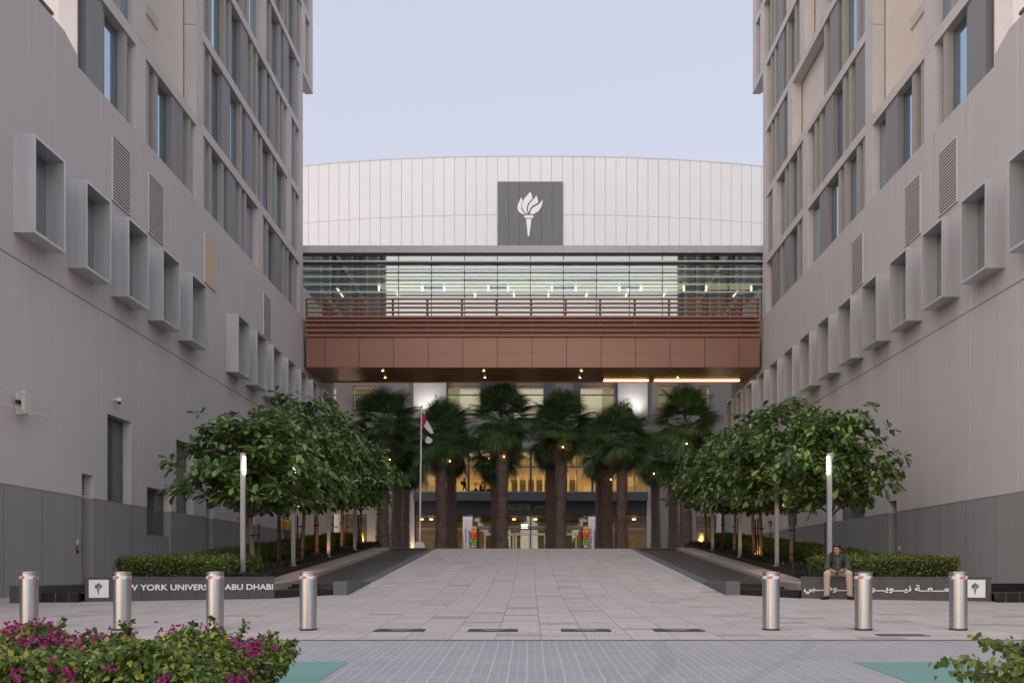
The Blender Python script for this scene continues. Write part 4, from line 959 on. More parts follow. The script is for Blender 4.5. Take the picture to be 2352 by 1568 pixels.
for b_, lab in zip((920,1133,1345,1557), ['dark metal cover in the paving next to the left-hand row of raised bollards', 'dark metal cover second from the left-hand raised bollards',
      'dark metal cover third from the left-hand raised bollards', 'dark metal cover next to the right-hand row of raised bollards']):
    place(cov, (X(b_, 12.75), 12.75, gz(12.75)), lab)
mb = MB()
xa, xb = X(2015, 12.05), X(2130, 12.05)
mb.box(xa, xb, 11.93, 12.2, gz(12)-.05, gz(12)+.006, 'grate_metal')
for k in range(14): mb.box(xa+.03+k*(xb-xa-.06)/14, xa+.03+k*(xb-xa-.06)/14+.02, 11.95, 12.18, gz(12)+.007, gz(12)+.014, 'steel')
tag(mb.build('drain_grate'), 'speckled metal drain grate in the paving near the right bollards', 'drain grate')

# ------------------------------------------------------------------ lamp posts
def lamppost(s):
    root = empty('lamp_post', (0,0,0), '', 'lamp post', 'slim square lamp posts in the planters')
    mb = MB(); mb.box(-.063,.063,-.05,.05,0,2.80,'post_metal'); mb.box(-.063 if s < 0 else .0, 0 if s < 0 else .063, -.05,.05,2.80,3.30,'post_metal'); mb.box(-.063,.063,-.05,.05,3.30,3.38,'post_metal'); mb.build('post', root, local=True, bevel=.006)
    mb = MB(); mb.box(-s*.003, -s*.058, -.046, .046, 2.81, 3.29, 'lamp_glow'); mb.build('lamp', root, local=True)
    mb = MB(); mb.box(-.10,.10,-.09,.09,-.02,.02,'post_metal'); mb.build('base_plate', root, local=True)
    return root
for s in (-1, 1):
    lp = lamppost(s); sd = 'left' if s < 0 else 'right'
    for k, (yy, wd) in enumerate(zip((23.0, 27.9, 32.8, 37.7), ('tallest looking lamp post, lit at its top, nearest', 'second lamp post from the sign wall', 'third lamp post from the sign wall', 'farthest lamp post, close to the palms'))):
        place(lp, (s*7.9, yy, soilz(yy)), f'{wd} in the {sd} planter')
        if k < 2:
            li = bpy.data.lights.new('lamp_light', 'POINT'); li.energy = 16 if k == 0 else 6; li.color = (1, .80, .50); li.shadow_soft_size = .12
            lo = bpy.data.objects.new('lamp_light', li); C.objects.link(lo); lo.location = (s*7.9-s*.18, yy-.12, soilz(yy)+3.0)
def spotfix(x, y, z, lab, energy, tgt):
    root = empty('ground_spotlight', (x, y, z), lab, 'spotlight', 'small ground spotlights in the planters')
    mb = MB(); mb.tube([(x,y,z),(x,y,z+.12)], .015, 'steel_dark', 6); mb.build('stem', root)
    d_ = (Vector(tgt)-Vector((x,y,z+.15))).normalized(); p = Vector((x,y,z+.15))
    mb = MB(); mb.tube([p-d_*.09, p+d_*.03], [.035,.05], 'steel_dark', 10); mb.build('housing', root)
    mb = MB(); mb.tube([p+d_*.031, p+d_*.036], .045, 'warm_glow', 10); mb.build('lens', root)
    li = bpy.data.lights.new('spot_light', 'SPOT'); li.energy = energy; li.color = (1, .48, .20); li.spot_size = R(70); li.spot_blend = .6; li.shadow_soft_size = .04
    lo = bpy.data.objects.new('spot_light', li); C.objects.link(lo); lo.location = p+d_*.06; lo.rotation_euler = d_.to_track_quat('-Z', 'Y').to_euler()
for (x, y, lab, e, t) in ((-7.95, 31.3, 'small lit spotlight low among the left planting, nearer one', 40, (-8.25, 32.5, 2.2)), (-8.1, 37.1, 'small lit spotlight low among the left planting by the orange lit far trunk', 40, (-8.5, 38.2, 2.6)),
                          (8.0, 31.0, 'small lit spotlight in the right planting beside an orange lit trunk', 40, (8.5, 32.2, 2.2)), (8.2, 34.6, 'dim red orange spotlight deeper in the right planting', 12, (8.4, 35.4, 1.8)), (-8.0, 29.0, 'tiny lit spotlight at the foot of the third left tree', 8, (-8.3, 30.2, 1.6))):
    spotfix(x, y, soilz(y), lab, e, t)
# lights tucked under the trees that wash the kerb
for s in (-1, 1):
    for yy in (26.5, 31.5, 36.5):
        li = bpy.data.lights.new('kerb_light', 'SPOT'); li.energy = 60; li.color = (1, .60, .30); li.spot_size = R(75); li.spot_blend = .8; li.shadow_soft_size = .05
        lo = bpy.data.objects.new('kerb_light', li); C.objects.link(lo); lo.location = (s*7.86, yy+1.0, soilz(yy)+2.6)

# ------------------------------------------------------------------ flagpole, flag
YP = 46.2
fp = empty('flagpole', (X(964, YP), YP, 1.99), 'tall white flagpole on a white tapered base at the top of the ramp', 'flagpole')
xb = X(964, YP)
mb = MB(); mb.hexa([(xb-.31,YP-.31,1.99),(xb+.31,YP-.31,1.99),(xb+.31,YP+.31,1.99),(xb-.31,YP+.31,1.99),(xb-.20,YP-.20,2.46),(xb+.20,YP-.20,2.46),(xb+.20,YP+.20,2.46),(xb-.20,YP+.20,2.46)], 'base_white'); mb.build('base', fp, bevel=.015)
xt = X(968.2, YP); zt = Z(938, YP)
mb = MB(); mb.tube([(xb,YP,2.45),(xb,YP,2.5)], .09, 'steel', 14); mb.tube([(xb,YP,2.46),(xt,YP,zt)], [.052,.034], 'pole_white', 12); mb.build('pole', fp, smooth=False)
mb = MB(); mb.ball((xt,YP,zt+.07), (.05,.05,.075), 'kerb_stone'); mb.build('finial', fp, smooth=True)
mb = MB(); mb.tube([(xt-.06,YP-.04,Z(995,YP)),(xt-.02,YP-.06,Z(1003,YP)),(xt+.05,YP-.05,Z(1004,YP)),(xt-.02,YP-.06,Z(998,YP))], .018, 'flag_white', 6); mb.build('halyard', fp)
def FZ(a, b): return (X(746.5+.2929*a, YP), Z(832.6+.2929*b, YP))
flag = [('flag_red', [(763,388),(785,412),(803,455),(790,500),(772,530),(763,528)], 0),
        ('flag_white', [(803,456),(830,500),(856,553),(835,560),(800,530),(778,500)], -.05),
        ('flag_black', [(778,500),(800,530),(835,560),(852,556),(870,640),(846,605),(812,580),(780,570),(764,545),(766,528)], -.02),
        ('flag_green', [(766,545),(780,570),(802,580),(792,606),(784,622),(768,590)], .03),
        ('flag_white', [(802,580),(824,588),(846,606),(836,630),(812,638),(790,626),(792,606)], -.04)]
mb = MB()
for m_, pts, dy in flag:
    q = [FZ(a, b) for a, b in pts]; mb.poly(q, 'y', YP-.09+dy, YP-.075+dy, m_)
tag(mb.build('flag'), 'limp flag in red, white, black and green hanging from the flagpole', 'flag')

# ------------------------------------------------------------------ banners and balloon columns by the doors
YB = 84.0
for xd, s, lab in ((1075.2, -1, 'white vertical banner with purple lettering left of the entrance doors'), (1362.8, 1, 'white vertical banner with purple lettering right of the entrance doors')):
    xc = X(xd, YB); ztop = Z(1186, YB)
    r_ = empty('banner', (xc, YB, 1.99), lab, 'banner', 'vertical banners by the entrance doors')
    mb = MB(); vs = []; fs = []
    nx, nz = 6, 12; z0 = 2.15
    for j in range(nz+1):
        for i in range(nx+1): vs.append((xc-.46+.92*i/nx+.03*math.sin(j*.5), YB+.03*math.sin(i*1.4+j*.4), z0+(ztop-z0)*j/nz))
    for j in range(nz):
        for i in range(nx): fs.append((j*7+i, j*7+i+1, (j+1)*7+i+1, (j+1)*7+i))
    mb.add(vs, fs, 'banner_cloth'); co_ = mb.build('cloth', r_, smooth=True, fix=False); md = co_.modifiers.new('t', 'SOLIDIFY'); md.thickness = .01
    mb = MB(); mb.tube([(xc-.5,YB+.06,2.0),(xc-.5,YB+.06,ztop+.1),(xc+.45,YB+.06,ztop+.1)], .025, 'steel', 8); mb.box(xc-.7,xc-.3,YB-.15,YB+.25,1.992,2.03,'steel_dark'); mb.build('stand', r_)
    for txt, dx, h, wd_ in (('NYU ABU DHABI', .33, .27, 2.1), (arabic('جامعة نيويورك أبوظبي'), -.12, .30, 2.35)):
        q = writing('lettering', txt, 'banner_purple', h, wd_, .02, r_, .02); q.rotation_euler = (0, R(-90), 0); q.location = (dx if dx > 0 else dx, -.06, .75)
    mb = MB(); mb.box(xc+.04,xc+.36,YB-.08,YB-.06,2.28,2.62,'banner_purple'); mb.build('logo_square', r_)
for xd, lab in ((1088.8, 'column of stacked orange, red and green balloons left of the doors'), (1345.6, 'column of stacked orange, red and green balloons right of the doors')):
    xc = X(xd, YB); r_ = empty('balloon_column', (xc, YB, 1.99), lab, 'balloons', 'balloon columns by the entrance doors')
    rows = ['balloon_teal','balloon_white','balloon_teal','balloon_dgreen','balloon_white','balloon_green','balloon_green','balloon_red','balloon_red','balloon_orange','balloon_orange']
    zz = 2.15
    for k, m_ in enumerate(rows):
        rr = .20 if m_ != 'balloon_white' else .13
        for q in range(3):
            a = q*2.094+k*.6; mb = MB(); mb.ball((xc+.15*math.cos(a), YB+.15*math.sin(a), zz), (rr*.9,rr*.9,rr), m_, 10, 7); mb.build('balloon', r_, smooth=True)
        zz += .31 if m_ != 'balloon_white' else .22
    mb = MB(); mb.tube([(xc,YB,1.99),(xc,YB,zz)], .02, 'plastic_white', 6); mb.build('pole', r_)

# ------------------------------------------------------------------ people
def capsule(mb, a, b, ra, rb, m='skin', seg=12):
    a = Vector(a); b = Vector(b); mb.tube([a, (a+b)/2, b], [ra, (ra+rb)/2, rb], m, seg); mb.ball(a, ra, m, seg, 8); mb.ball(b, rb, m, seg, 8)
def chain(mb, pts, rs, m='skin', seg=12):
    for (a, b, ra, rb) in zip(pts[:-1], pts[1:], rs[:-1], rs[1:]): capsule(mb, a, b, ra, rb, m, seg)
def fused(mb, name, parent, voxel, smooth=2, **kw):
    o = mb.build(name, parent, local=True, smooth=True)
    r = o.modifiers.new('fuse', 'REMESH'); r.mode = 'VOXEL'; r.voxel_size = voxel; r.use_smooth_shade = True
    if smooth: s_ = o.modifiers.new('soft', 'SMOOTH'); s_.iterations = smooth; s_.factor = .5
    return o
def figure(name, J, loc, rz, label, shirt, trouser, skin='skin', hair='hair_black', voxel=.012, hairrad=1.0, shorts=False, scale=1.0, detail=False, sleeve=1.0, group=None):
    m = skin
    yaw = Matrix.Rotation(J.get('yaw', 0), 3, 'Z') @ Matrix.Rotation(J.get('pitch', 0), 3, 'X')
    hc = Vector(J['head'])
    H = lambda x, y, z: hc + yaw @ Vector((x, y, z))
    mb = MB()
    mb.ball(H(0,.012,.03), (.074,.092,.092), m, 18, 12, yaw); mb.ball(H(0,-.022,-.045), (.055,.062,.075), m, 16, 10, yaw)
    capsule(mb, H(0,-.06,-.085), H(0,-.055,-.09), .026, .026, m)
    if detail:
        chain(mb, [H(0,-.078,.015), H(0,-.094,-.012), H(0,-.098,-.026)], [.008,.011,.014], m, 10)
        mb.ball(H(.016,-.083,-.028), .010, m, 8, 6); mb.ball(H(-.016,-.083,-.028), .010, m, 8, 6)
        for q in (-1, 1): mb.ball(H(q*.074,.012,-.008), (.010,.022,.032), m, 8, 6, yaw)
        mb.ball(H(0,-.076,.033), (.055,.014,.012), m, 10, 6, yaw)
    capsule(mb, J['neck'], H(0,.01,-.05), .055, .05, m)
    chain(mb, [J['hips'], J['belly'], J['chest'], J['neck']], [.115,.105,.11,.06], m)
    for q in 'LR':
        capsule(mb, J['chest'], J['sh'+q], .09, .055, m)
        chain(mb, [J['sh'+q], J['el'+q], J['wr'+q]], [.050,.038,.026], m)
        chain(mb, [J['hp'+q], J['kn'+q], J['an'+q], J['toe'+q]], [.075,.052,.036,.03], m)
        wr = Vector(J['wr'+q]); hd = Vector(J['hand'+q]); fw = (hd-wr).normalized()
        palm = wr+fw*.055
        mb.ball(palm, (.020,.034,.040) if detail else .036, m, 12, 8); capsule(mb, wr, palm, .024, .026, m)
        if detail:
            nrm = Vector(J['palmN'+q]).normalized(); sd = fw.cross(nrm).normalized()
            for i, (ln, of) in enumerate(((.070,-.027),(.080,-.009),(.074,.009),(.060,.026))):
                b0 = palm+fw*.030+sd*of; b1 = b0+fw*ln*.42+nrm*.004; b2 = b1+(fw*.45+nrm*.8).normalized()*ln*.32; b3 = b2+(nrm*.9-fw*.25).normalized()*ln*.26
                chain(mb, [b0, b1, b2, b3], [.0092,.0088,.008,.007], m, 8)
            t0 = palm-sd*.026+fw*-.01; t1 = t0-sd*.024+fw*.024+nrm*.012; t2 = t1+fw*.026+nrm*.012+sd*.004
            chain(mb, [t0, t1, t2], [.012,.0105,.008], m, 8)
        else: capsule(mb, palm, palm+fw*.07, .028, .018, m)
    body = fused(mb, name, None, voxel, 2); body.location = loc; body.rotation_euler = (0,0,rz); body.scale = (scale,)*3
    tag(body, label, 'person', group)
    # shirt
    mb = MB(); c = shirt
    chain(mb, [J['hips'], J['belly'], J['chest']], [.135,.128,.132], c); capsule(mb, Vector(J['hips'])+Vector((-.05,0,.03)), Vector(J['hips'])+Vector((.05,0,.03)), .115, .115, c)
    capsule(mb, Vector(J['belly'])+Vector((-.05,0,0)), Vector(J['belly'])+Vector((.05,0,0)), .112, .112, c); capsule(mb, Vector(J['chest'])+Vector((-.07,0,0)), Vector(J['chest'])+Vector((.07,0,0)), .112, .112, c)
    capsule(mb, J['chest'], Vector(J['neck'])*.75+Vector(J['chest'])*.25, .11, .066, c)
    for q in 'LR':
        capsule(mb, J['chest'], J['sh'+q], .10, .072, c); 
        el = Vector(J['el'+q]); wr = Vector(J['wr'+q]); sh = Vector(J['sh'+q])
        if sleeve >= .99: chain(mb, [sh, el, el.lerp(wr, .45)], [.072,.056,.050], c)
        else: chain(mb, [sh, sh.lerp(el, sleeve)], [.072,.062], c)
        if detail: 
            for t_ in (.2, .5, .8): mb.ball(sh.lerp(el, t_)+Vector((0,-.01,0)), (.066,.062,.03), c, 10, 6)
            w_ = el.lerp(wr, .42); mb.ball(w_, .054, c, 10, 8)
    so = fused(mb, 'shirt', body, voxel*1.2, 2)
    mb = MB(); c = trouser
    capsule(mb, J['hpL'], J['hpR'], .115, .115, c)
    for q in 'LR':
        hp, kn, an = Vector(J['hp'+q]), Vector(J['kn'+q]), Vector(J['an'+q])
        if shorts: chain(mb, [hp, hp.lerp(kn, .9)], [.105,.080], c)
        else:
            chain(mb, [hp, kn, kn.lerp(an, .5), an+Vector((0,0,.02))], [.108,.080,.068,.060], c)
            if detail:
                for t_, r_ in ((.72,.062),(.86,.064),(.95,.066)): mb.ball(kn.lerp(an, t_)+Vector((rnd.uniform(-.006,.006),-.004,0)), (r_,r_*.95,.022), c, 12, 6)
    fused(mb, 'trousers', body, voxel*1.2, 1)
    for q in 'LR':
        an, to = Vector(J['an'+q]), Vector(J['toe'+q]); mb = MB(); d_ = (to-an); d_.z = 0; d_.normalize()
        hl = Vector((an.x, an.y, to.z))-d_*.045; mid = hl.lerp(to, .55)
        chain(mb, [hl+Vector((0,0,.018)), mid+Vector((0,0,.016)), to], [.040,.042,.036], 'shoe_black'); capsule(mb, hl+Vector((0,0,.03)), an+Vector((0,0,-.02)), .042, .046, 'shoe_black')
        sh_ = fused(mb, 'shoe', body, max(voxel, .008), 1)
        if detail:
            mb = MB(); n = 14; per = Vector((-d_.y, d_.x, 0)); pts = []
            L_ = (to-hl).length
            for i in range(n):
                a = 2*math.pi*i/n; pts.append(hl.lerp(to, .5)+d_*math.cos(a)*(L_/2+.042)+per*math.sin(a)*.044)
            mb.poly([(p.x, p.y) for p in pts], 'z', to.z-.038, to.z-.020, 'shoe_sole'); mb.build('sole', sh_, local=True)
    # hair
    mb = MB(); hr = hairrad
    mb.ball(H(0,.028,.062), (.086*hr,.094*hr,.088*hr), hair, 16, 10, yaw)
    if hr < 1.2:
        mb.ball(H(0,-.022,.108), (.072,.058,.046), hair, 14, 8, yaw); mb.ball(H(-.030,-.040,.118), (.044,.040,.034), hair, 10, 8, yaw); mb.ball(H(.034,-.034,.112), (.042,.042,.036), hair, 10, 8, yaw)
        mb.ball(H(0,.075,.005), (.064,.036,.055), hair, 12, 8, yaw); mb.ball(H(-.066,.0,.045), (.016,.034,.045), hair, 8, 6, yaw); mb.ball(H(.066,.0,.045), (.016,.034,.045), hair, 8, 6, yaw)
    fused(mb, 'hair', body, max(voxel, .009), 1)
    if detail:
        for q in (-1, 1):
            mb = MB(); mb.ball(H(q*.031,-.080,.012), (.015,.008,.0085), 'eye_white', 10, 8, yaw); eo = mb.build('eye', body, local=True, smooth=True)
            mb = MB(); mb.ball(H(q*.031-.005,-.0868,.012), (.0065,.003,.0075), 'hair_black', 8, 6, yaw); mb.build('pupil', eo, local=True, smooth=True)
            mb = MB(); mb.tube([H(q*.014,-.094,.034), H(q*.032,-.094,.040), H(q*.052,-.084,.034)], [.004,.0055,.003], 'hair_black', 6); mb.build('eyebrow', body, local=True)
        mb = MB(); mb.ball(H(0,-.090,-.058), (.024,.008,.0055), 'lip', 12, 6, yaw); mb.ball(H(0,-.088,-.066), (.019,.008,.006), 'lip', 12, 6, yaw); mb.build('mouth', body, local=True, smooth=True)
    return body
J = dict(head=(-.03,-.165,1.150), yaw=R(-24), pitch=R(8), neck=(-.005,-.045,1.055), chest=(0,-.02,.955), belly=(0,.04,.80), hips=(0,.10,.66),
    shL=(-.175,-.035,1.0), shR=(.175,-.035,1.0), elL=(-.245,-.10,.735), elR=(.238,-.10,.735), wrL=(-.135,-.30,.665), wrR=(.085,-.30,.660), handL=(-.03,-.36,.625), handR=(-.02,-.36,.625),
    palmNL=(.25,.1,1), palmNR=(-.25,.1,1), hpL=(-.10,.10,.635), hpR=(.10,.10,.635), knL=(-.275,-.33,.600), knR=(.205,-.35,.600), anL=(-.262,-.20,.10), anR=(.245,-.22,.10), toeL=(-.395,-.33,.04), toeR=(.315,-.385,.04))
px_, py_ = 7.02, 19.98
man = figure('person', J, (px_, py_, gz(19.6)+.002), R(-10), 'man in a dark green shirt and beige trousers sitting on the right sign wall', 'shirt_green', 'chino', voxel=.0055, detail=True)
MW = Matrix.Translation((px_, py_, gz(19.6)+.002)) @ Matrix.Rotation(R(-10), 4, 'Z')
mb = MB()
for k, (x_, y_, z_) in enumerate([(-.002,-.148,.955),(.0,-.130,.885),(.004,-.105,.815),(.006,-.085,.745),(-.006,-.135,1.01)]): mb.ball((x_, y_-.012, z_), .0075, 'button_white', 8, 6)
mb.build('button', man, local=True, smooth=True)
mb = MB(); chain(mb, [(-.075,-.105,1.055),(-.03,-.155,1.0),(-.005,-.15,.985)], [.018,.016,.010], 'shirt_green'); chain(mb, [(.065,-.10,1.06),(.03,-.15,1.0),(.008,-.15,.985)], [.018,.016,.010], 'shirt_green'); fused(mb, 'collar', man, .008, 1)
mb = MB(); a = Vector(J['elR']).lerp(Vector(J['wrR']), .86); b = Vector(J['elR']).lerp(Vector(J['wrR']), .97); mb.tube([a, b], .036, 'bag_black', 14); 
wo = mb.build('watch', man, local=True)
ph = MB(); Rz = Matrix.Rotation(R(-10), 3, 'Z')
c_ = Vector((-.028,-.415,.652)); q_ = Matrix.Rotation(R(35), 3, 'X')
vs = [c_+q_ @ Vector((x, y, z)) for z in (-.005,.005) for (x, y) in ((-.07,-.034),(.07,-.034),(.07,.034),(-.07,.034))]
ph.hexa([MW @ v for v in vs], 'phone_black'); pho = ph.build('phone', bevel=.003); tag(pho, 'dark phone held sideways in both hands by the seated man', 'phone')
sc_ = MB(); vs = [c_+q_ @ Vector((x, y, .0062)) for (x, y) in ((-.06,-.029),(.06,-.029),(.06,.029),(-.06,.029))]; sc_.quad([MW @ v for v in vs], 'phone_screen'); sc_.build('screen', pho, fix=False)
bg_ = MB()
rt = empty('backpack', MW @ Vector((0,.14,.62)), 'black backpack worn by the seated man, its straps over his shoulders', 'backpack')
rt.rotation_euler = (0,0,R(-10)); off = Vector((0,.14,.62))
def lb(mb): mb.v = [tuple(Vector(v)-off) for v in mb.v]; return mb
mb = MB(); mb.ball((0,.16,.86), (.15,.075,.20), 'bag_black', 16, 12); mb.ball((0,.20,.80), (.12,.06,.13), 'bag_black', 14, 10); fused(lb(mb), 'bag', rt, .014, 1)
for q in (-1, 1):
    mb = MB(); pts = [(q*.10,.14,1.02),(q*.12,.04,1.095),(q*.13,-.06,1.075),(q*.138,-.128,1.0),(q*.135,-.150,.93),(q*.125,-.145,.86)]
    for a, b in zip(pts[:-1], pts[1:]): mb.tube([a, b], [.034,.034], 'bag_black', 10, sq=.45)
    fused(lb(mb), 'strap', rt, .008, 1)
    mb = MB(); mb.tube([(q*.125,-.147,.86),(q*.135,-.13,.78),(q*.15,-.02,.72)], [.011,.011,.011], 'bag_black', 8); lb(mb).build('webbing', rt, local=True)
# standing / walking figures
def standing(sp=.0, arm=0.0): 
    return dict(head=(0,-.01,1.62), yaw=0, neck=(0,.01,1.46), chest=(0,.02,1.30), belly=(0,.01,1.12), hips=(0,0,.97), shL=(-.18,.01,1.40), shR=(.18,.01,1.40), elL=(-.23,.02+arm,1.12), elR=(.23,.02-arm,1.12),
        wrL=(-.24,-.06+arm,.88), wrR=(.24,-.06-arm,.88), handL=(-.24,-.08+arm,.80), handR=(.24,-.08-arm,.80), hpL=(-.10,0,.92), hpR=(.10,0,.92), knL=(-.11,-.03+sp*.5,.50), knR=(.11,-.03-sp*.6,.50), anL=(-.11,.03+sp,.09+abs(sp)*.15), anR=(.11,.03-sp,.09), toeL=(-.12,-.12+sp,.035+abs(sp)*.1), toeR=(.12,-.12-sp,.035))
Yw = 41.5; figure('person', standing(.1, .05), (X(661, Yw), Yw, gz(Yw)), R(180), 'person in a yellow shirt walking away along the left building, head hidden by leaves', 'shirt_yellow', 'trouser_grey', skin='skin_dark', voxel=.02)
zf = Z(1131, 88)-.01
figure('person', standing(.28, .1), (X(1067, 90), 90, zf), R(75), 'dark silhouetted person with curly hair walking behind the upstairs glass', 'cloth_dark', 'cloth_dark', skin='skin_dark', voxel=.025, hairrad=1.5, shorts=True)
mb = MB(); mb.ball((X(1061.5,90), 89.95, zf+1.22), (.16,.13,.24), 'bag_black', 12, 8); tag(mb.build('backpack', smooth=True), 'dark backpack on the person walking upstairs behind the glass', 'backpack')
Js = dict(head=(0,-.12,1.16), yaw=0, neck=(0,.0,1.02), chest=(0,.03,.88), belly=(0,.06,.70), hips=(0,.08,.52), shL=(-.17,.03,.96), shR=(.17,.03,.96), elL=(-.2,-.1,.75), elR=(.2,-.1,.75), wrL=(-.1,-.32,.68), wrR=(.1,-.32,.68), handL=(-.05,-.4,.66), handR=(.05,-.4,.66),
    hpL=(-.1,.06,.5), hpR=(.1,.06,.5), knL=(-.14,-.38,.5), knR=(.14,-.38,.5), anL=(-.14,-.42,.09), anR=(.14,-.42,.09), toeL=(-.15,-.56,.035), toeR=(.15,-.56,.035))
figure('person', Js, (X(1105, 89.8), 89.8, zf), R(80), 'seated person in dark red upstairs beside the potted palm', 'cloth_maroon', 'cloth_dark', skin='skin_dark', voxel=.025, hairrad=1.25)
figure('person', standing(0, 0), (X(1113, 91), 91, zf+.05), R(100), 'standing person in a white and teal top upstairs next to the potted palm', 'cloth_teal', 'cloth_dark', skin='skin_dark', voxel=.025)
figure('person', Js, (X(1127, 90), 90, zf), R(-80), 'seated person facing the group upstairs, mostly hidden behind a palm trunk', 'cloth_white', 'cloth_dark', skin='skin_dark', voxel=.025)
mb = MB(); xa, xb = X(1082, 90.3), X(1131, 90.3); mb.box(xa, xb, 90.3, 90.9, zf, zf+.42, 'dark_metal'); mb.box(xa-.03, xb+.03, 90.25, 90.95, zf+.42, zf+.47, 'frame_metal'); tag(mb.build('bench'), 'long dark planter bench upstairs behind the glass', 'bench')
pp = empty('potted_palm', (X(1093, 90.6), 90.6, zf+.47), 'potted palm with arching leaves standing on the bench upstairs', 'potted plant')
mb = MB(); xc, yc, zc = X(1093,90.6), 90.6, zf+.47; mb.tube([(xc,yc,zc),(xc,yc,zc+.7)], .04, 'bark', 8); mb.lathe([(.14,0),(.18,.22)], (xc,yc,zc), 'dark_metal', 14); mb.build('trunk', pp)
mb = MB()
for k in range(16):
    a = k*2.4; el = rnd.uniform(.2, 1.2); L_ = rnd.uniform(.45, .75); pts = [Vector((xc,yc,zc+.68))]
    for t_ in (.33, .66, 1): pts.append(Vector((xc+math.cos(a)*L_*t_*math.cos(el*(1-t_*.6)), yc+math.sin(a)*L_*t_, zc+.68+L_*math.sin(el)*t_-.55*t_*t_*L_)))
    mb.tube(pts, [.02,.05,.045,.005], 'palm_leaf', 4, sq=.2)
mb.build('foliage', pp)

# ------------------------------------------------------------------ vegetation
def leaf_tpl(prof, fold=.12, curl=.1):
    """unit leaf along +Y, face up: prof = [(t, halfwidth)]"""
    v = []; f = []
    for t, w_ in prof:
        z = -curl*t*t
        if w_ == 0: v.append((0, t, z))
        else: v += [(-w_, t, z+fold*w_), (0, t, z), (w_, t, z+fold*w_)]
    idx = []; c = 0
    for t, w_ in prof: idx.append((c,) if w_ == 0 else (c, c+1, c+2)); c += len(idx[-1])
    for a, b in zip(idx[:-1], idx[1:]):
        if len(a) == 1: f += [(a[0], b[1], b[0]), (a[0], b[2], b[1])]
        elif len(b) == 1: f += [(a[0], a[1], b[0]), (a[1], a[2], b[0])]
        else: f += [(a[0], a[1], b[1], b[0]), (a[1], a[2], b[2], b[1])]
    return v, f
BIGLEAF = leaf_tpl([(0,.0),(.12,.03),(.45,.15),(.72,.22),(.90,.16),(1,0)], .35, .18)
SMALL = leaf_tpl([(0,0),(.5,.28),(1,0)], .4, .2)
HEART = leaf_tpl([(0,0),(.12,.26),(.42,.34),(.72,.18),(1,0)], .35, .22)
BRACT = leaf_tpl([(0,0),(.35,.36),(.75,.30),(1,0)], .7, -.25)
BLADE = leaf_tpl([(0,.035),(.5,.04),(1,0)], .3, .6)
def unit(a): return a/np.linalg.norm(a, axis=-1, keepdims=True)
def almond_tree(seed, H, Rr):
    rg = np.random.default_rng(seed); pr = random.Random(seed)
    root = empty('shade_tree', (0,0,0), '', 'tree', 'broad leaved shade trees rising in two planter rows')
    z0 = 1.72; tr = MB(); lean = pr.uniform(-.12, .12)
    tr.tube([(0,0,-.1),(lean*.2,0,.6),(lean*.7,.02,1.2),(lean,.0,z0),(lean*1.1,0,z0+.8),(lean*.9,0,H-.7)], [.085,.07,.062,.06,.045,.02], 'bark', 10)
    tiers = [(z0+.50, Rr*.90, 96), (z0+1.10, Rr*1.06, 142), (z0+1.75, Rr*.92, 116), (z0+2.35, Rr*.74, 80), (H-.25, Rr*.40, 34)]
    tiers = [t for t in tiers if t[0] < H+.01]
    tips = []
    for (zt, rt, n) in tiers:
        nl = 6; a0 = pr.uniform(0, 6)
        for k in range(nl):
            a = a0+k*2*math.pi/nl+pr.uniform(-.35,.35); r_ = rt*pr.uniform(.62,1.12); zl = zt+pr.uniform(-.16,.16)
            st = Vector((lean, 0, max(z0-.1, zt-.6))); en = Vector((math.cos(a)*r_, math.sin(a)*r_, zl+.08))
            mid = st.lerp(en, .5)+Vector((0,0,.10)); tr.tube([st, mid, en], [.032,.02,.007], 'bark', 6)
            for q in range(int(n/nl)):
                t = pr.random()**.6; p = mid.lerp(en, t) if pr.random() > .22 else st.lerp(mid, pr.uniform(.3,1)); sp = .17+.26*t
                tips.append((p.x+pr.gauss(0, sp), p.y+pr.gauss(0, sp), p.z+pr.gauss(.03, .095)))
            b = Vector(en)+Vector((math.cos(a),math.sin(a),.25))*pr.uniform(.1,.35); tips.append(tuple(b)); tips.append(tuple(b*.6+en*.4))
    tips = [t for t in tips if math.hypot(t[0], t[1]) < Rr*1.28]
    T = np.array(tips); n = len(T); ctr = np.array([0,0,z0+.6]); out_ = unit((T-ctr)*np.array([1,1,.5])+np.array([0,0,1.3]))
    P = []; D = []; S = []; ro = []
    for i in range(n):
        m = rg.integers(6, 10); az = rg.uniform(0, 6.28)+np.arange(m)*2*np.pi/m+rg.normal(0,.2,m); el = rg.uniform(-.25, .75, m)
        ax = out_[i]; u = unit(np.cross(ax, [0.3,.2,1.0])); v = np.cross(ax, u)
        d = (np.cos(az)[:,None]*u+np.sin(az)[:,None]*v)*np.cos(el)[:,None]+ax*np.sin(el)[:,None]; d[:,2] -= .12
        P.append(T[i]+d*.02); D.append(d); S.append(rg.uniform(.20,.38,m)*(1 if rg.random() > .15 else .7)); ro.append(rg.normal(0,.35,m))
    P = np.concatenate(P); D = np.concatenate(D); S = np.concatenate(S); ro = np.concatenate(ro)
    Rm = frames(D, roll=ro)
    scatter('crown', *BIGLEAF, P, Rm, S, ['almond_leaf'], parent=root)
    tr.build('trunk', root, local=True, smooth=True)
    sk = MB(); sx = pr.choice((-.16,.16)); sk.box(sx-.022, sx+.022, -.022, .022, -.1, 1.45, 'stake_wood'); sk.build('support_stake', root, local=True)
    for zz in (.35, 1.1):
        st = MB(); st.tube([(-.09 if sx > 0 else sx-.03,-.0,zz),(sx+.03 if sx > 0 else .09,.0,zz+.01)], [.085,.085], 'strap_black', 10, sq=.12); st.tube([(0,0,zz-.02),(0,0,zz+.02)], .08, 'strap_black', 10); st.build('strap', root, local=True)
    return root
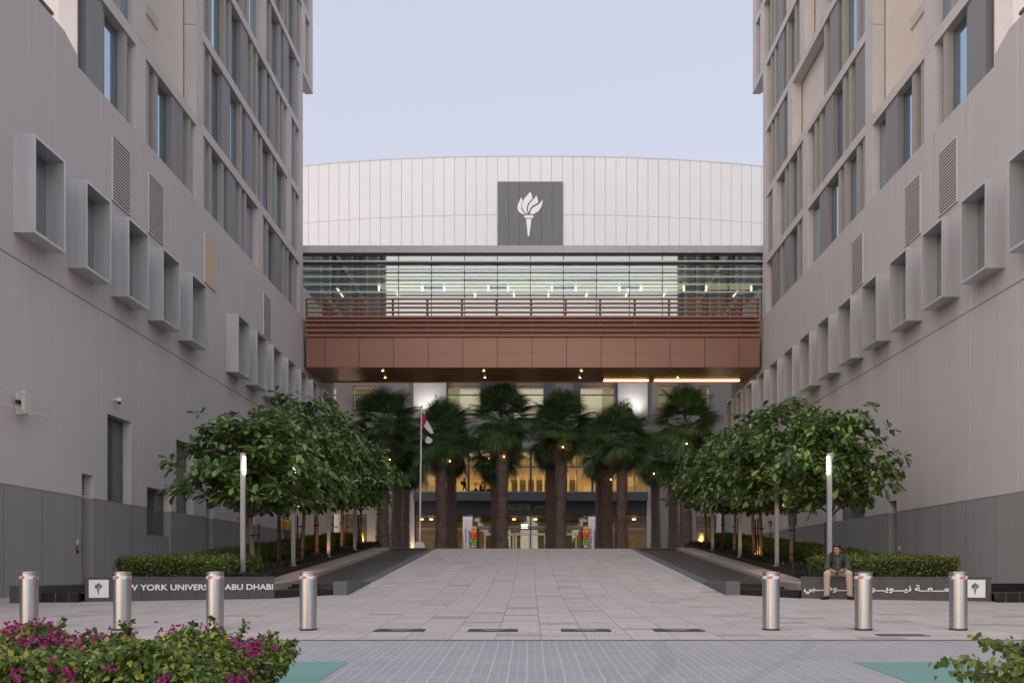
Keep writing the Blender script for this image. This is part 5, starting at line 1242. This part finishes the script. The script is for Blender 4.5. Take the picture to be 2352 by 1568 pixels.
TV = [almond_tree(3, 4.5, 1.78), almond_tree(8, 5.0, 1.85), almond_tree(14, 5.2, 1.9)]
trees_l = [(8.25+.17, 25.4, 0), (8.55, 28.5, 1), (8.35, 30.6, 2), (8.45, 33.2, 1), (8.55, 35.8, 2), (8.65, 38.4, 1), (8.4, 41.4, 0)]
trees_r = [(8.75, 25.4, 0), (8.5, 28.3, 1), (8.3, 31.2, 1), (8.65, 33.6, 2), (8.5, 36.2, 1), (8.55, 38.6, 0), (8.4, 41.4, 0)]
wd = ['nearest', 'second', 'third', 'fourth', 'fifth', 'sixth', 'farthest']
for s, lst in ((-1, trees_l), (1, trees_r)):
    for k, (ax, yy, v) in enumerate(lst):
        sd = 'left' if s < 0 else 'right'
        place(TV[v], (s*ax, yy, soilz(yy)-.02), f'{wd[k]} broad leaved tree from the sign wall in the {sd} planter', rz=k*1.7+(2.1 if s > 0 else 0.4), scale=((1.10 if s < 0 else .95) if k == 0 else .96-.02*s, (.92 if k == 0 else 1.0), [1.0, 1.02, 1.12, 1.10, 1.08, 1.08, 1.05][k] if s < 0 else [1.04, 1.06, 1.05, 1.0, .98, 1.0, 1.0][k]))
# palms
def fan_tpl():
    v = [(-.018,0,0),(.018,0,0),(-.012,.80,.02),(.012,.80,.02)]; f = [(0,1,3,2)]; n = 34
    for i in range(n):
        a = R(-98+196*i/(n-1)); L = .95*(1-.22*abs(a)/1.7); c, s_ = math.sin(a), math.cos(a)
        px_, py_ = .0, .80; w_ = .022
        b = len(v)
        for t, ww in ((.08,.012),(.50,w_),(.80,.013),(1.0,.001)):
            z = .02+.10*t-.42*max(0,t-.45)**1.5*1.3
            x0, y0 = px_+c*L*t, py_+s_*L*t
            v += [(x0-s_*ww, y0+c*ww, z), (x0+s_*ww, y0-c*ww, z+.012*(i%2))]
        for k in range(3): f.append((b+2*k, b+2*k+1, b+2*k+3, b+2*k+2))
    return v, f
FAN = fan_tpl()
def palm(seed, H):
    rg = np.random.default_rng(seed); root = empty('fan_palm', (0,0,0), '', 'palm tree', 'fan palms in rows between the ramp and the entrance')
    n1, n2 = 74, 14
    az = np.concatenate([np.arange(n1)*2.39996, np.arange(n2)*2.39996+.4])+rg.normal(0,.15,n1+n2)
    el = np.concatenate([1.5-2.75*np.linspace(0,1,n1)**.85, np.linspace(-.95,-1.4,n2)])+rg.normal(0,.16,n1+n2)
    D = np.stack([np.cos(az)*np.cos(el), np.sin(az)*np.cos(el), np.sin(el)], 1)
    P = np.tile([0,0,H], (n1+n2,1))+D*.1; P[n1:,2] -= .25+.25*rg.random(n2); S = rg.uniform(1.12,1.55,n1+n2); S[n1:] *= .86
    mi = np.array([0]*n1+[1]*n2)
    co_ = scatter('crown', *FAN, P, frames(D, roll=rg.normal(0,.25,n1+n2)), S, ['palm_leaf','palm_dead'], mi, parent=root)
    mb = MB(); zs = np.linspace(-.3, H-.1, 14); mb.tube([(.04*math.sin(z), .0, z) for z in zs], [.41-.10*min(1,z/2.5)+.015*math.sin(z*5) if z > 0 else .42 for z in zs], 'palm_trunk', 14)
    t = mb.build('trunk', root, local=True, smooth=True)
    N = int(80*H); k = np.arange(N); zz = k/N*(H-.15); a = k*2.39996; r = .395-.10*np.minimum(1, zz/2.5)
    Pp = np.stack([np.cos(a)*r+.04*np.sin(zz), np.sin(a)*r, zz], 1); o2 = np.stack([np.cos(a), np.sin(a), 1.5+rg.normal(0,.25,N)], 1)
    scatter('frond_base', [(-.10,0,-.02),(.10,0,-.02),(.03,.17,.03),(-.03,.17,.03),(0,.07,.05)], [(0,1,4),(1,2,4),(2,3,4),(3,0,4)], Pp, frames(o2, up=np.stack([np.cos(a), np.sin(a), 0*a], 1)), rg.uniform(.75,1.15,N), ['palm_trunk'], parent=t)
    return root
PV = [palm(5, 8.0), palm(9, 7.5), palm(21, 8.25)]
cols = [(-9.3,'outer left'), (-5.4,'second'), (-1.9,'third'), (1.8,'fourth'), (5.6,'fifth'), (9.45,'outer right')]
rows = [(53.0, 'front'), (58.6, 'middle'), (63.5, 'back')]
pn = 0
for ci, (cx_, cw) in enumerate(cols):
    for ri, (yy, rw) in enumerate(rows):
        if 0 < ci < 4 and ri == 2: continue
        cx_ = [(-9.28,-9.3,-9.47),(-5.69,-5.55,0),(-1.9,-2.5,0),(1.75,1.27,0),(5.53,5.15,5.05),(9.5,9.64,9.2)][ci][ri]; jx = 0
        place(PV[(ci+ri*2) % 3], (cx_+jx, yy+rnd.uniform(-.3,.3), 1.97), f'fan palm of the {rw} row in the {cw} column counting from the flagpole side' if 0 < ci < 5 else f'fan palm of the {rw} row in the {cw} column', rz=rnd.uniform(0,6), scale=1.0+rnd.uniform(-.05,.03)-(.0 if ri == 0 else .05))
        pn += 1
for (cx_, yy, dz, e) in ((-8.8, 53, 6.3, 26), (-5.1, 53, 6.2, 20), (-1.75, 52.5, 6.4, 30), (1.85, 52.5, 7.0, 36), (5.3, 58, 5.6, 26), (9.4, 52.5, 7.2, 40), (8.2, 58, 6.0, 22)):
    li = bpy.data.lights.new('palm_light', 'POINT'); li.energy = e*.3; li.color = (1, .52, .20); li.shadow_soft_size = .03
    lo = bpy.data.objects.new('palm_light', li); C.objects.link(lo); lo.location = (cx_, yy-.42, 1.97+dz-.5)
    r_ = empty('palm_lamp', (cx_, yy-.42, 1.97+dz-.55), f'tiny glowing lamp fixed to a palm trunk under the fronds, {["far left","left of the flag banner","third trunk","fourth trunk","fifth trunk","outer right trunk","behind the outer right trunks"][[-8.8,-5.1,-1.75,1.85,5.3,9.4,8.2].index(cx_)]}', 'lamp', 'small lamps on the palms')
    mb = MB(); mb.ball((cx_,yy-.42,1.97+dz-.52), .035, 'warm_glow', 8, 6); mb.build('bulb', r_, smooth=True)
    mb = MB(); mb.box(cx_-.03,cx_+.03,yy-.42,yy-.25,1.97+dz-.60,1.97+dz-.565,'steel_dark'); mb.build('bracket', r_)
# clipped hedges
def box_leaves(n, x0, x1, y0, y1, zb, zt, rg, faces='tfi', jitter=.03):
    """points and outward normals on top / front / inner side of a box that follows the slope"""
    P = []; Nn = []
    A = {'t': (x1-x0)*(y1-y0), 'f': (x1-x0)*.6, 'i': (y1-y0)*.6, 'o': (y1-y0)*.6}; tot = sum(A[f] for f in faces)
    for f in faces:
        m = int(n*A[f]/tot); x = rg.uniform(x0,x1,m); y = rg.uniform(y0,y1,m); u = rg.random(m)
        if f == 't': p = np.stack([x, y, zt(y)], 1); q = np.tile([0,0,1.0], (m,1))
        elif f == 'f': y = np.full(m, y0); p = np.stack([x, y, zb(y)+u*(zt(y)-zb(y))], 1); q = np.tile([0,-1.0,0], (m,1))
        elif f == 'i': x = np.full(m, x0); p = np.stack([x, y, zb(y)+u*(zt(y)-zb(y))], 1); q = np.tile([-1.0,0,0], (m,1))
        else: x = np.full(m, x1); p = np.stack([x, y, zb(y)+u*(zt(y)-zb(y))], 1); q = np.tile([1.0,0,0], (m,1))
        P.append(p+q*rg.normal(0,jitter,(m,1))+rg.normal(0,.01,(m,3))); Nn.append(q)
    return np.concatenate(P), np.concatenate(Nn)
szv = lambda y: np.where(y > 23, EYE-.20+.077*(y-23), EYE-.20)
for s in (-1, 1):
    rg = np.random.default_rng(40+s)
    top = lambda y: szv(y)+.50+.035*np.sin(y*1.7)+.02*np.sin(y*5.1)
    P1, N1 = box_leaves(30000, 9.15, 10.15, 20.6, 43.5, szv, top, rg, 'ti'); P2, N2 = box_leaves(15000, 8.05, 10.1, 20.35, 25.0, szv, lambda y: top(y)-.03, rg, 'tfi')
    P = np.concatenate([P1, P2]); Nn = np.concatenate([N1, N2]); m = len(P)
    # sprigs poke out of the surface
    sp = rg.random(m) < .12; P[sp] += Nn[sp]*rg.uniform(0,.07,(sp.sum(),1))
    if s < 0: P[:,0] *= -1; Nn[:,0] *= -1
    else: P[:,0] *= 1
    D = unit(Nn*.8+rg.normal(0,.6,(m,3))+np.array([0,0,.25]))
    root = empty('hedge', (s*9.6, 32, 0), 'clipped green hedge running uphill behind the %s sign wall' % ('left' if s < 0 else 'right'), 'hedge', 'clipped hedges in the planters')
    o = scatter('foliage', *SMALL, P-np.array([s*9.6,32,0]), frames(D, roll=rg.uniform(-1.5,1.5,m)), rg.uniform(.045,.085,m), ['hedge_leaf'], parent=root)
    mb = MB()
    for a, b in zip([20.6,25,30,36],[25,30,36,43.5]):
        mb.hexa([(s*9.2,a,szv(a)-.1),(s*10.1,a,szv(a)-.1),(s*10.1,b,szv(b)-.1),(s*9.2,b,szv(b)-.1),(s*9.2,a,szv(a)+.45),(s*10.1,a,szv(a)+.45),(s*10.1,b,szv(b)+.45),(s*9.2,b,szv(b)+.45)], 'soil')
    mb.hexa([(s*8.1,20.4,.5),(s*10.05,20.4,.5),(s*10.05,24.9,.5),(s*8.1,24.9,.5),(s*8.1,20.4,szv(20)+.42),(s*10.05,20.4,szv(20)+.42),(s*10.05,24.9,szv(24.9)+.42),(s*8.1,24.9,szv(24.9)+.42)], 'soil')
    mb.build('stem', root)  # dark box core added inside the leaves to block the view through
    # grassy ground cover
    n = 5200; x = rg.uniform(7.92, 9.2, n); y = 20.5+(44-20.5)*rg.random(n)**1.25; k = x > 8.1
    near = y < 24.5; x[near] = rg.uniform(7.3, 8.15, near.sum())
    B = 5; base = np.stack([x*s, y, szv(y)], 1); P = np.repeat(base, B, 0)+rg.normal(0,.03,(n*B,3))*[1,1,0]; D = unit(rg.normal(0,.55,(n*B,3))*[1,1,0]+np.array([0,0,1.0]))
    tag(scatter('grass', *BLADE, P, frames(D), rg.uniform(.13,.26,n*B), ['grass_leaf']), kind='stuff')
# bougainvillea in front
def bougain():
    rg = np.random.default_rng(77); root = empty('flowering_hedge', (-3.3, 6.5, -.2), 'bougainvillea hedge with magenta flowers and yellow green leaves in the near left corner', 'hedge')
    org = np.array([-3.3, 6.5, -.2])
    x0, x1, y0, y1 = -5.4, -2.16, 5.3, 7.25
    g0 = lambda y: .032*(y-12.8)
    def top(x, y): return EYE-.55+.035*np.sin(x*4.1+y)+.035*np.sin(x*9.3+1.3*y)+.04*np.sin(y*6+x*2)-.16*np.clip((x-(x1-.35))/.35, 0, 1)**2+.02*(x < -3.6)
    n = 21000; P = []; Nn = []
    x = rg.uniform(x0,x1,n); y = rg.uniform(y0,y1,n); z = top(x,y)-np.abs(rg.normal(0,.06,n)); P.append(np.stack([x,y,z],1)); Nn.append(np.tile([0,-.35,1.0],(n,1)))
    n = 7000; x = rg.uniform(x0,x1,n); y = np.full(n,y0)+rg.uniform(0,.1,n); z = rg.uniform(-.2,top(x,y)); P.append(np.stack([x,y,z],1)); Nn.append(np.tile([0,-1.0,.4],(n,1)))
    n = 5000; y = rg.uniform(y0,y1,n); zf = rg.random(n); xb_ = x1+.10*np.sin(zf*5+y*3)-.06; x = xb_-np.abs(rg.normal(0,.06,n)); z = g0(y)+zf*(top(x,y)-g0(y)); P.append(np.stack([x,y,z],1)); Nn.append(np.tile([1.0,-.3,.3],(n,1)))
    # long sprigs
    stems = MB()
    spr = [(-4.05,7.0,.22,.10),(-3.86,7.0,.16,.14),(-2.92,6.9,.20,.08),(-2.62,6.9,.24,-.06),(-2.5,6.95,.20,.05),(-4.3,6.9,.14,-.08),(-2.3,6.9,.12,.08),(-3.35,7.0,.20,-.10),(-2.10,6.9,-.05,.07),(-2.08,6.6,-.22,.07),(-2.08,6.3,-.42,.08),(-3.5,6.95,.22,.12),(-4.6,6.9,.12,.05),(-3.1,6.9,.11,.1),(-2.75,6.9,.10,.1)]
    for (sx, sy, h, dx) in spr:
        b = Vector((sx-.05, sy, EYE-.62 if h > 0 else EYE-.56+h)); pts = []
        up = abs(h) if h > 0 else .06
        for t in np.linspace(0,1,9): pts.append(b+Vector((dx*t*1.2, rg.normal(0,.01), up*1.15*t-.03*t*t)))
        stems.tube(pts, list(np.linspace(.005,.002,9)), 'bark', 5)
        for i, p in enumerate(pts[1:]):
            for q in range(5): P.append(np.array([[p.x,p.y,p.z]])+rg.normal(0,.012,(1,3))); Nn.append(unit(rg.normal(0,1,(1,3))+np.array([[0,-.3,.3]])))
    P = np.concatenate(P); Nn = np.concatenate(Nn); m = len(P); D = unit(Nn*.35+rg.normal(0,.75,(m,3))+np.array([0,-.25,-.25]))
    scatter('foliage', *HEART, P-org, frames(D, up=unit(Nn+rg.normal(0,.35,(m,3)))), rg.uniform(.030,.058,m), ['bougain_leaf'], parent=root)
    # flowers in loose clusters, denser to the left
    F = []; 
    for k in range(120):
        x = x0+(x1-x0)*rg.random(); y = rg.uniform(6.0, y1) ; 
        if rg.random() < .45: x = rg.uniform(-4.6,-3.4)
        z = top(x,y)+rg.uniform(-.03,.03); c = np.array([x,y,z])
        F.append(c+rg.normal(0,1,(rg.integers(2,10),3))*[.06,.06,.03])
    for k in range(22):
        y = rg.uniform(5.6,7.1); z = rg.uniform(-.15,.3); F.append(np.array([x1+.0,y,z])+rg.normal(0,.02,(rg.integers(3,9),3)))
    for k in range(30):
        x = rg.uniform(x0,x1); z = rg.uniform(.0,.33); F.append(np.array([x,y0-.03+.0*z,z])+rg.normal(0,.02,(rg.integers(3,9),3)))
    F = np.concatenate(F); m = len(F); F3 = np.repeat(F, 3, 0); D = unit(rg.normal(0,1,(m*3,3))+np.array([0,-.3,.5]))
    scatter('blossom', *BRACT, F3-org, frames(D, roll=rg.uniform(-3,3,m*3)), rg.uniform(.020,.034,m*3), ['bougain_bract'], parent=root)
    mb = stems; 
    mb.hexa([(x0,y0+.12,-.35),(x1-.18,y0+.12,-.35),(x1-.18,y1-.12,-.3),(x0,y1-.12,-.3),(x0,y0+.12,EYE-.68),(x1-.2,y0+.12,EYE-.72),(x1-.2,y1-.14,EYE-.72),(x0,y1-.14,EYE-.68)], 'soil'); mb.build('stem', root)  # besides the sprig stems: a dark filler box added under the leaves
bougain()
def sidebush():
    rg = np.random.default_rng(5); root = empty('flowering_shrub', (3.6, 5.6, -.2), 'loose leafy shrub with a few pink flowers reaching in from the near right corner', 'shrub'); org = np.array([3.6,5.6,-.2])
    stems = MB(); P = []; Nn = []; F = []
    q = lambda xd, yd, Y: Vector((X(xd,Y), Y, Z(yd,Y)))
    lines = [[(2420,1560),(2300,1532),(2230,1512),(2160,1515)], [(2400,1580),(2330,1500),(2290,1478),(2250,1462)], [(2430,1520),(2380,1490),(2340,1480),(2318,1484)], [(2400,1590),(2320,1560),(2260,1545),(2200,1540)], [(2440,1560),(2390,1530),(2350,1515),(2310,1518)],
             [(2420,1600),(2340,1575),(2290,1560),(2240,1565)], [(2450,1530),(2400,1500),(2370,1495),(2350,1490)], [(2400,1560),(2350,1530),(2330,1500),(2300,1470)], [(2440,1590),(2380,1570),(2340,1555),(2280,1580)], [(2460,1600),(2400,1560),(2360,1545),(2330,1550)]]
    for li_, L in enumerate(lines):
        Y = 5.6+.09*(li_ % 4)-.1; pts = [q(a,b,Y) for a, b in L]; fine = []
        for a, b in zip(pts[:-1], pts[1:]):
            for t in (0,.2,.4,.6,.8): fine.append(a.lerp(b,t))
        fine.append(pts[-1]); stems.tube(fine, list(np.linspace(.006,.002,len(fine))), 'bark', 5)
        for i, p in enumerate(fine):
            for k in range(6): P.append([p.x+rg.normal(0,.02), p.y+rg.normal(0,.03), p.z+rg.normal(0,.016)-.01])
    for (a, b) in ((2292,1542),(2352,1470),(2348,1503),(2340,1560)):
        p = q(a,b,5.5); F.append(np.array([p.x,p.y,p.z])+rg.normal(0,.008,(6,3)))
    P = np.array(P); m = len(P); D = unit(rg.normal(0,.7,(m,3))+np.array([0,-.15,-.75]))
    scatter('foliage', *HEART, P-org, frames(D, up=unit(rg.normal(0,.5,(m,3))+np.array([0,-1.0,.5]))), rg.uniform(.035,.068,m), ['hedge_leaf'], parent=root)
    F = np.concatenate(F); m = len(F); scatter('blossom', *BRACT, F-org, frames(unit(rg.normal(0,1,(m,3)))), rg.uniform(.02,.03,m), ['bougain_bract'], parent=root)
    stems.build('stem', root)
sidebush()
# fallen leaves and scraps
litter = []
rg = np.random.default_rng(9)
spots = [(X(2147,8.0), 8.0), (X(2190,8.3), 8.3)]
for k, (x, y) in enumerate(spots):
    o = scatter('dry_leaf', *BRACT, np.array([[x,y,gz(y)+.012],[x+.012,y,gz(y)+.02]]), frames(np.array([[.6,.3,.5],[-.5,.2,.6]])), np.array([.05,.04]) if k == 0 else np.array([.06,.02]), ['dry_leaf'])
    tag(o, ['small curled dry leaf lying on the right green painted patch', 'flat dry leaf scrap on the right green patch nearer the paving edge'][k], 'leaf')
n = 70; x = rg.uniform(-12,12,n); y = rg.uniform(8,40,n); x = np.where(y > 21, x*.38, x); zz = np.array([gz(v) for v in y])+.008
tag(scatter('leaves', *SMALL, np.stack([x,y,zz],1), frames(unit(rg.normal(0,1,(n,3))*[1,1,.1])), rg.uniform(.02,.05,n), ['dry_leaf']), kind='stuff')
n = 26; y = rg.uniform(25,41,n); x = rg.uniform(5.2,6.9,n)*rg.choice([-1,1],n); zz = np.array([gz(v) for v in y])-.05
tag(scatter('leaves', *BIGLEAF, np.stack([x,y,zz],1), frames(unit(rg.normal(0,1,(n,3))*[1,1,.02])), rg.uniform(.08,.2,n), ['dry_leaf']), kind='stuff')
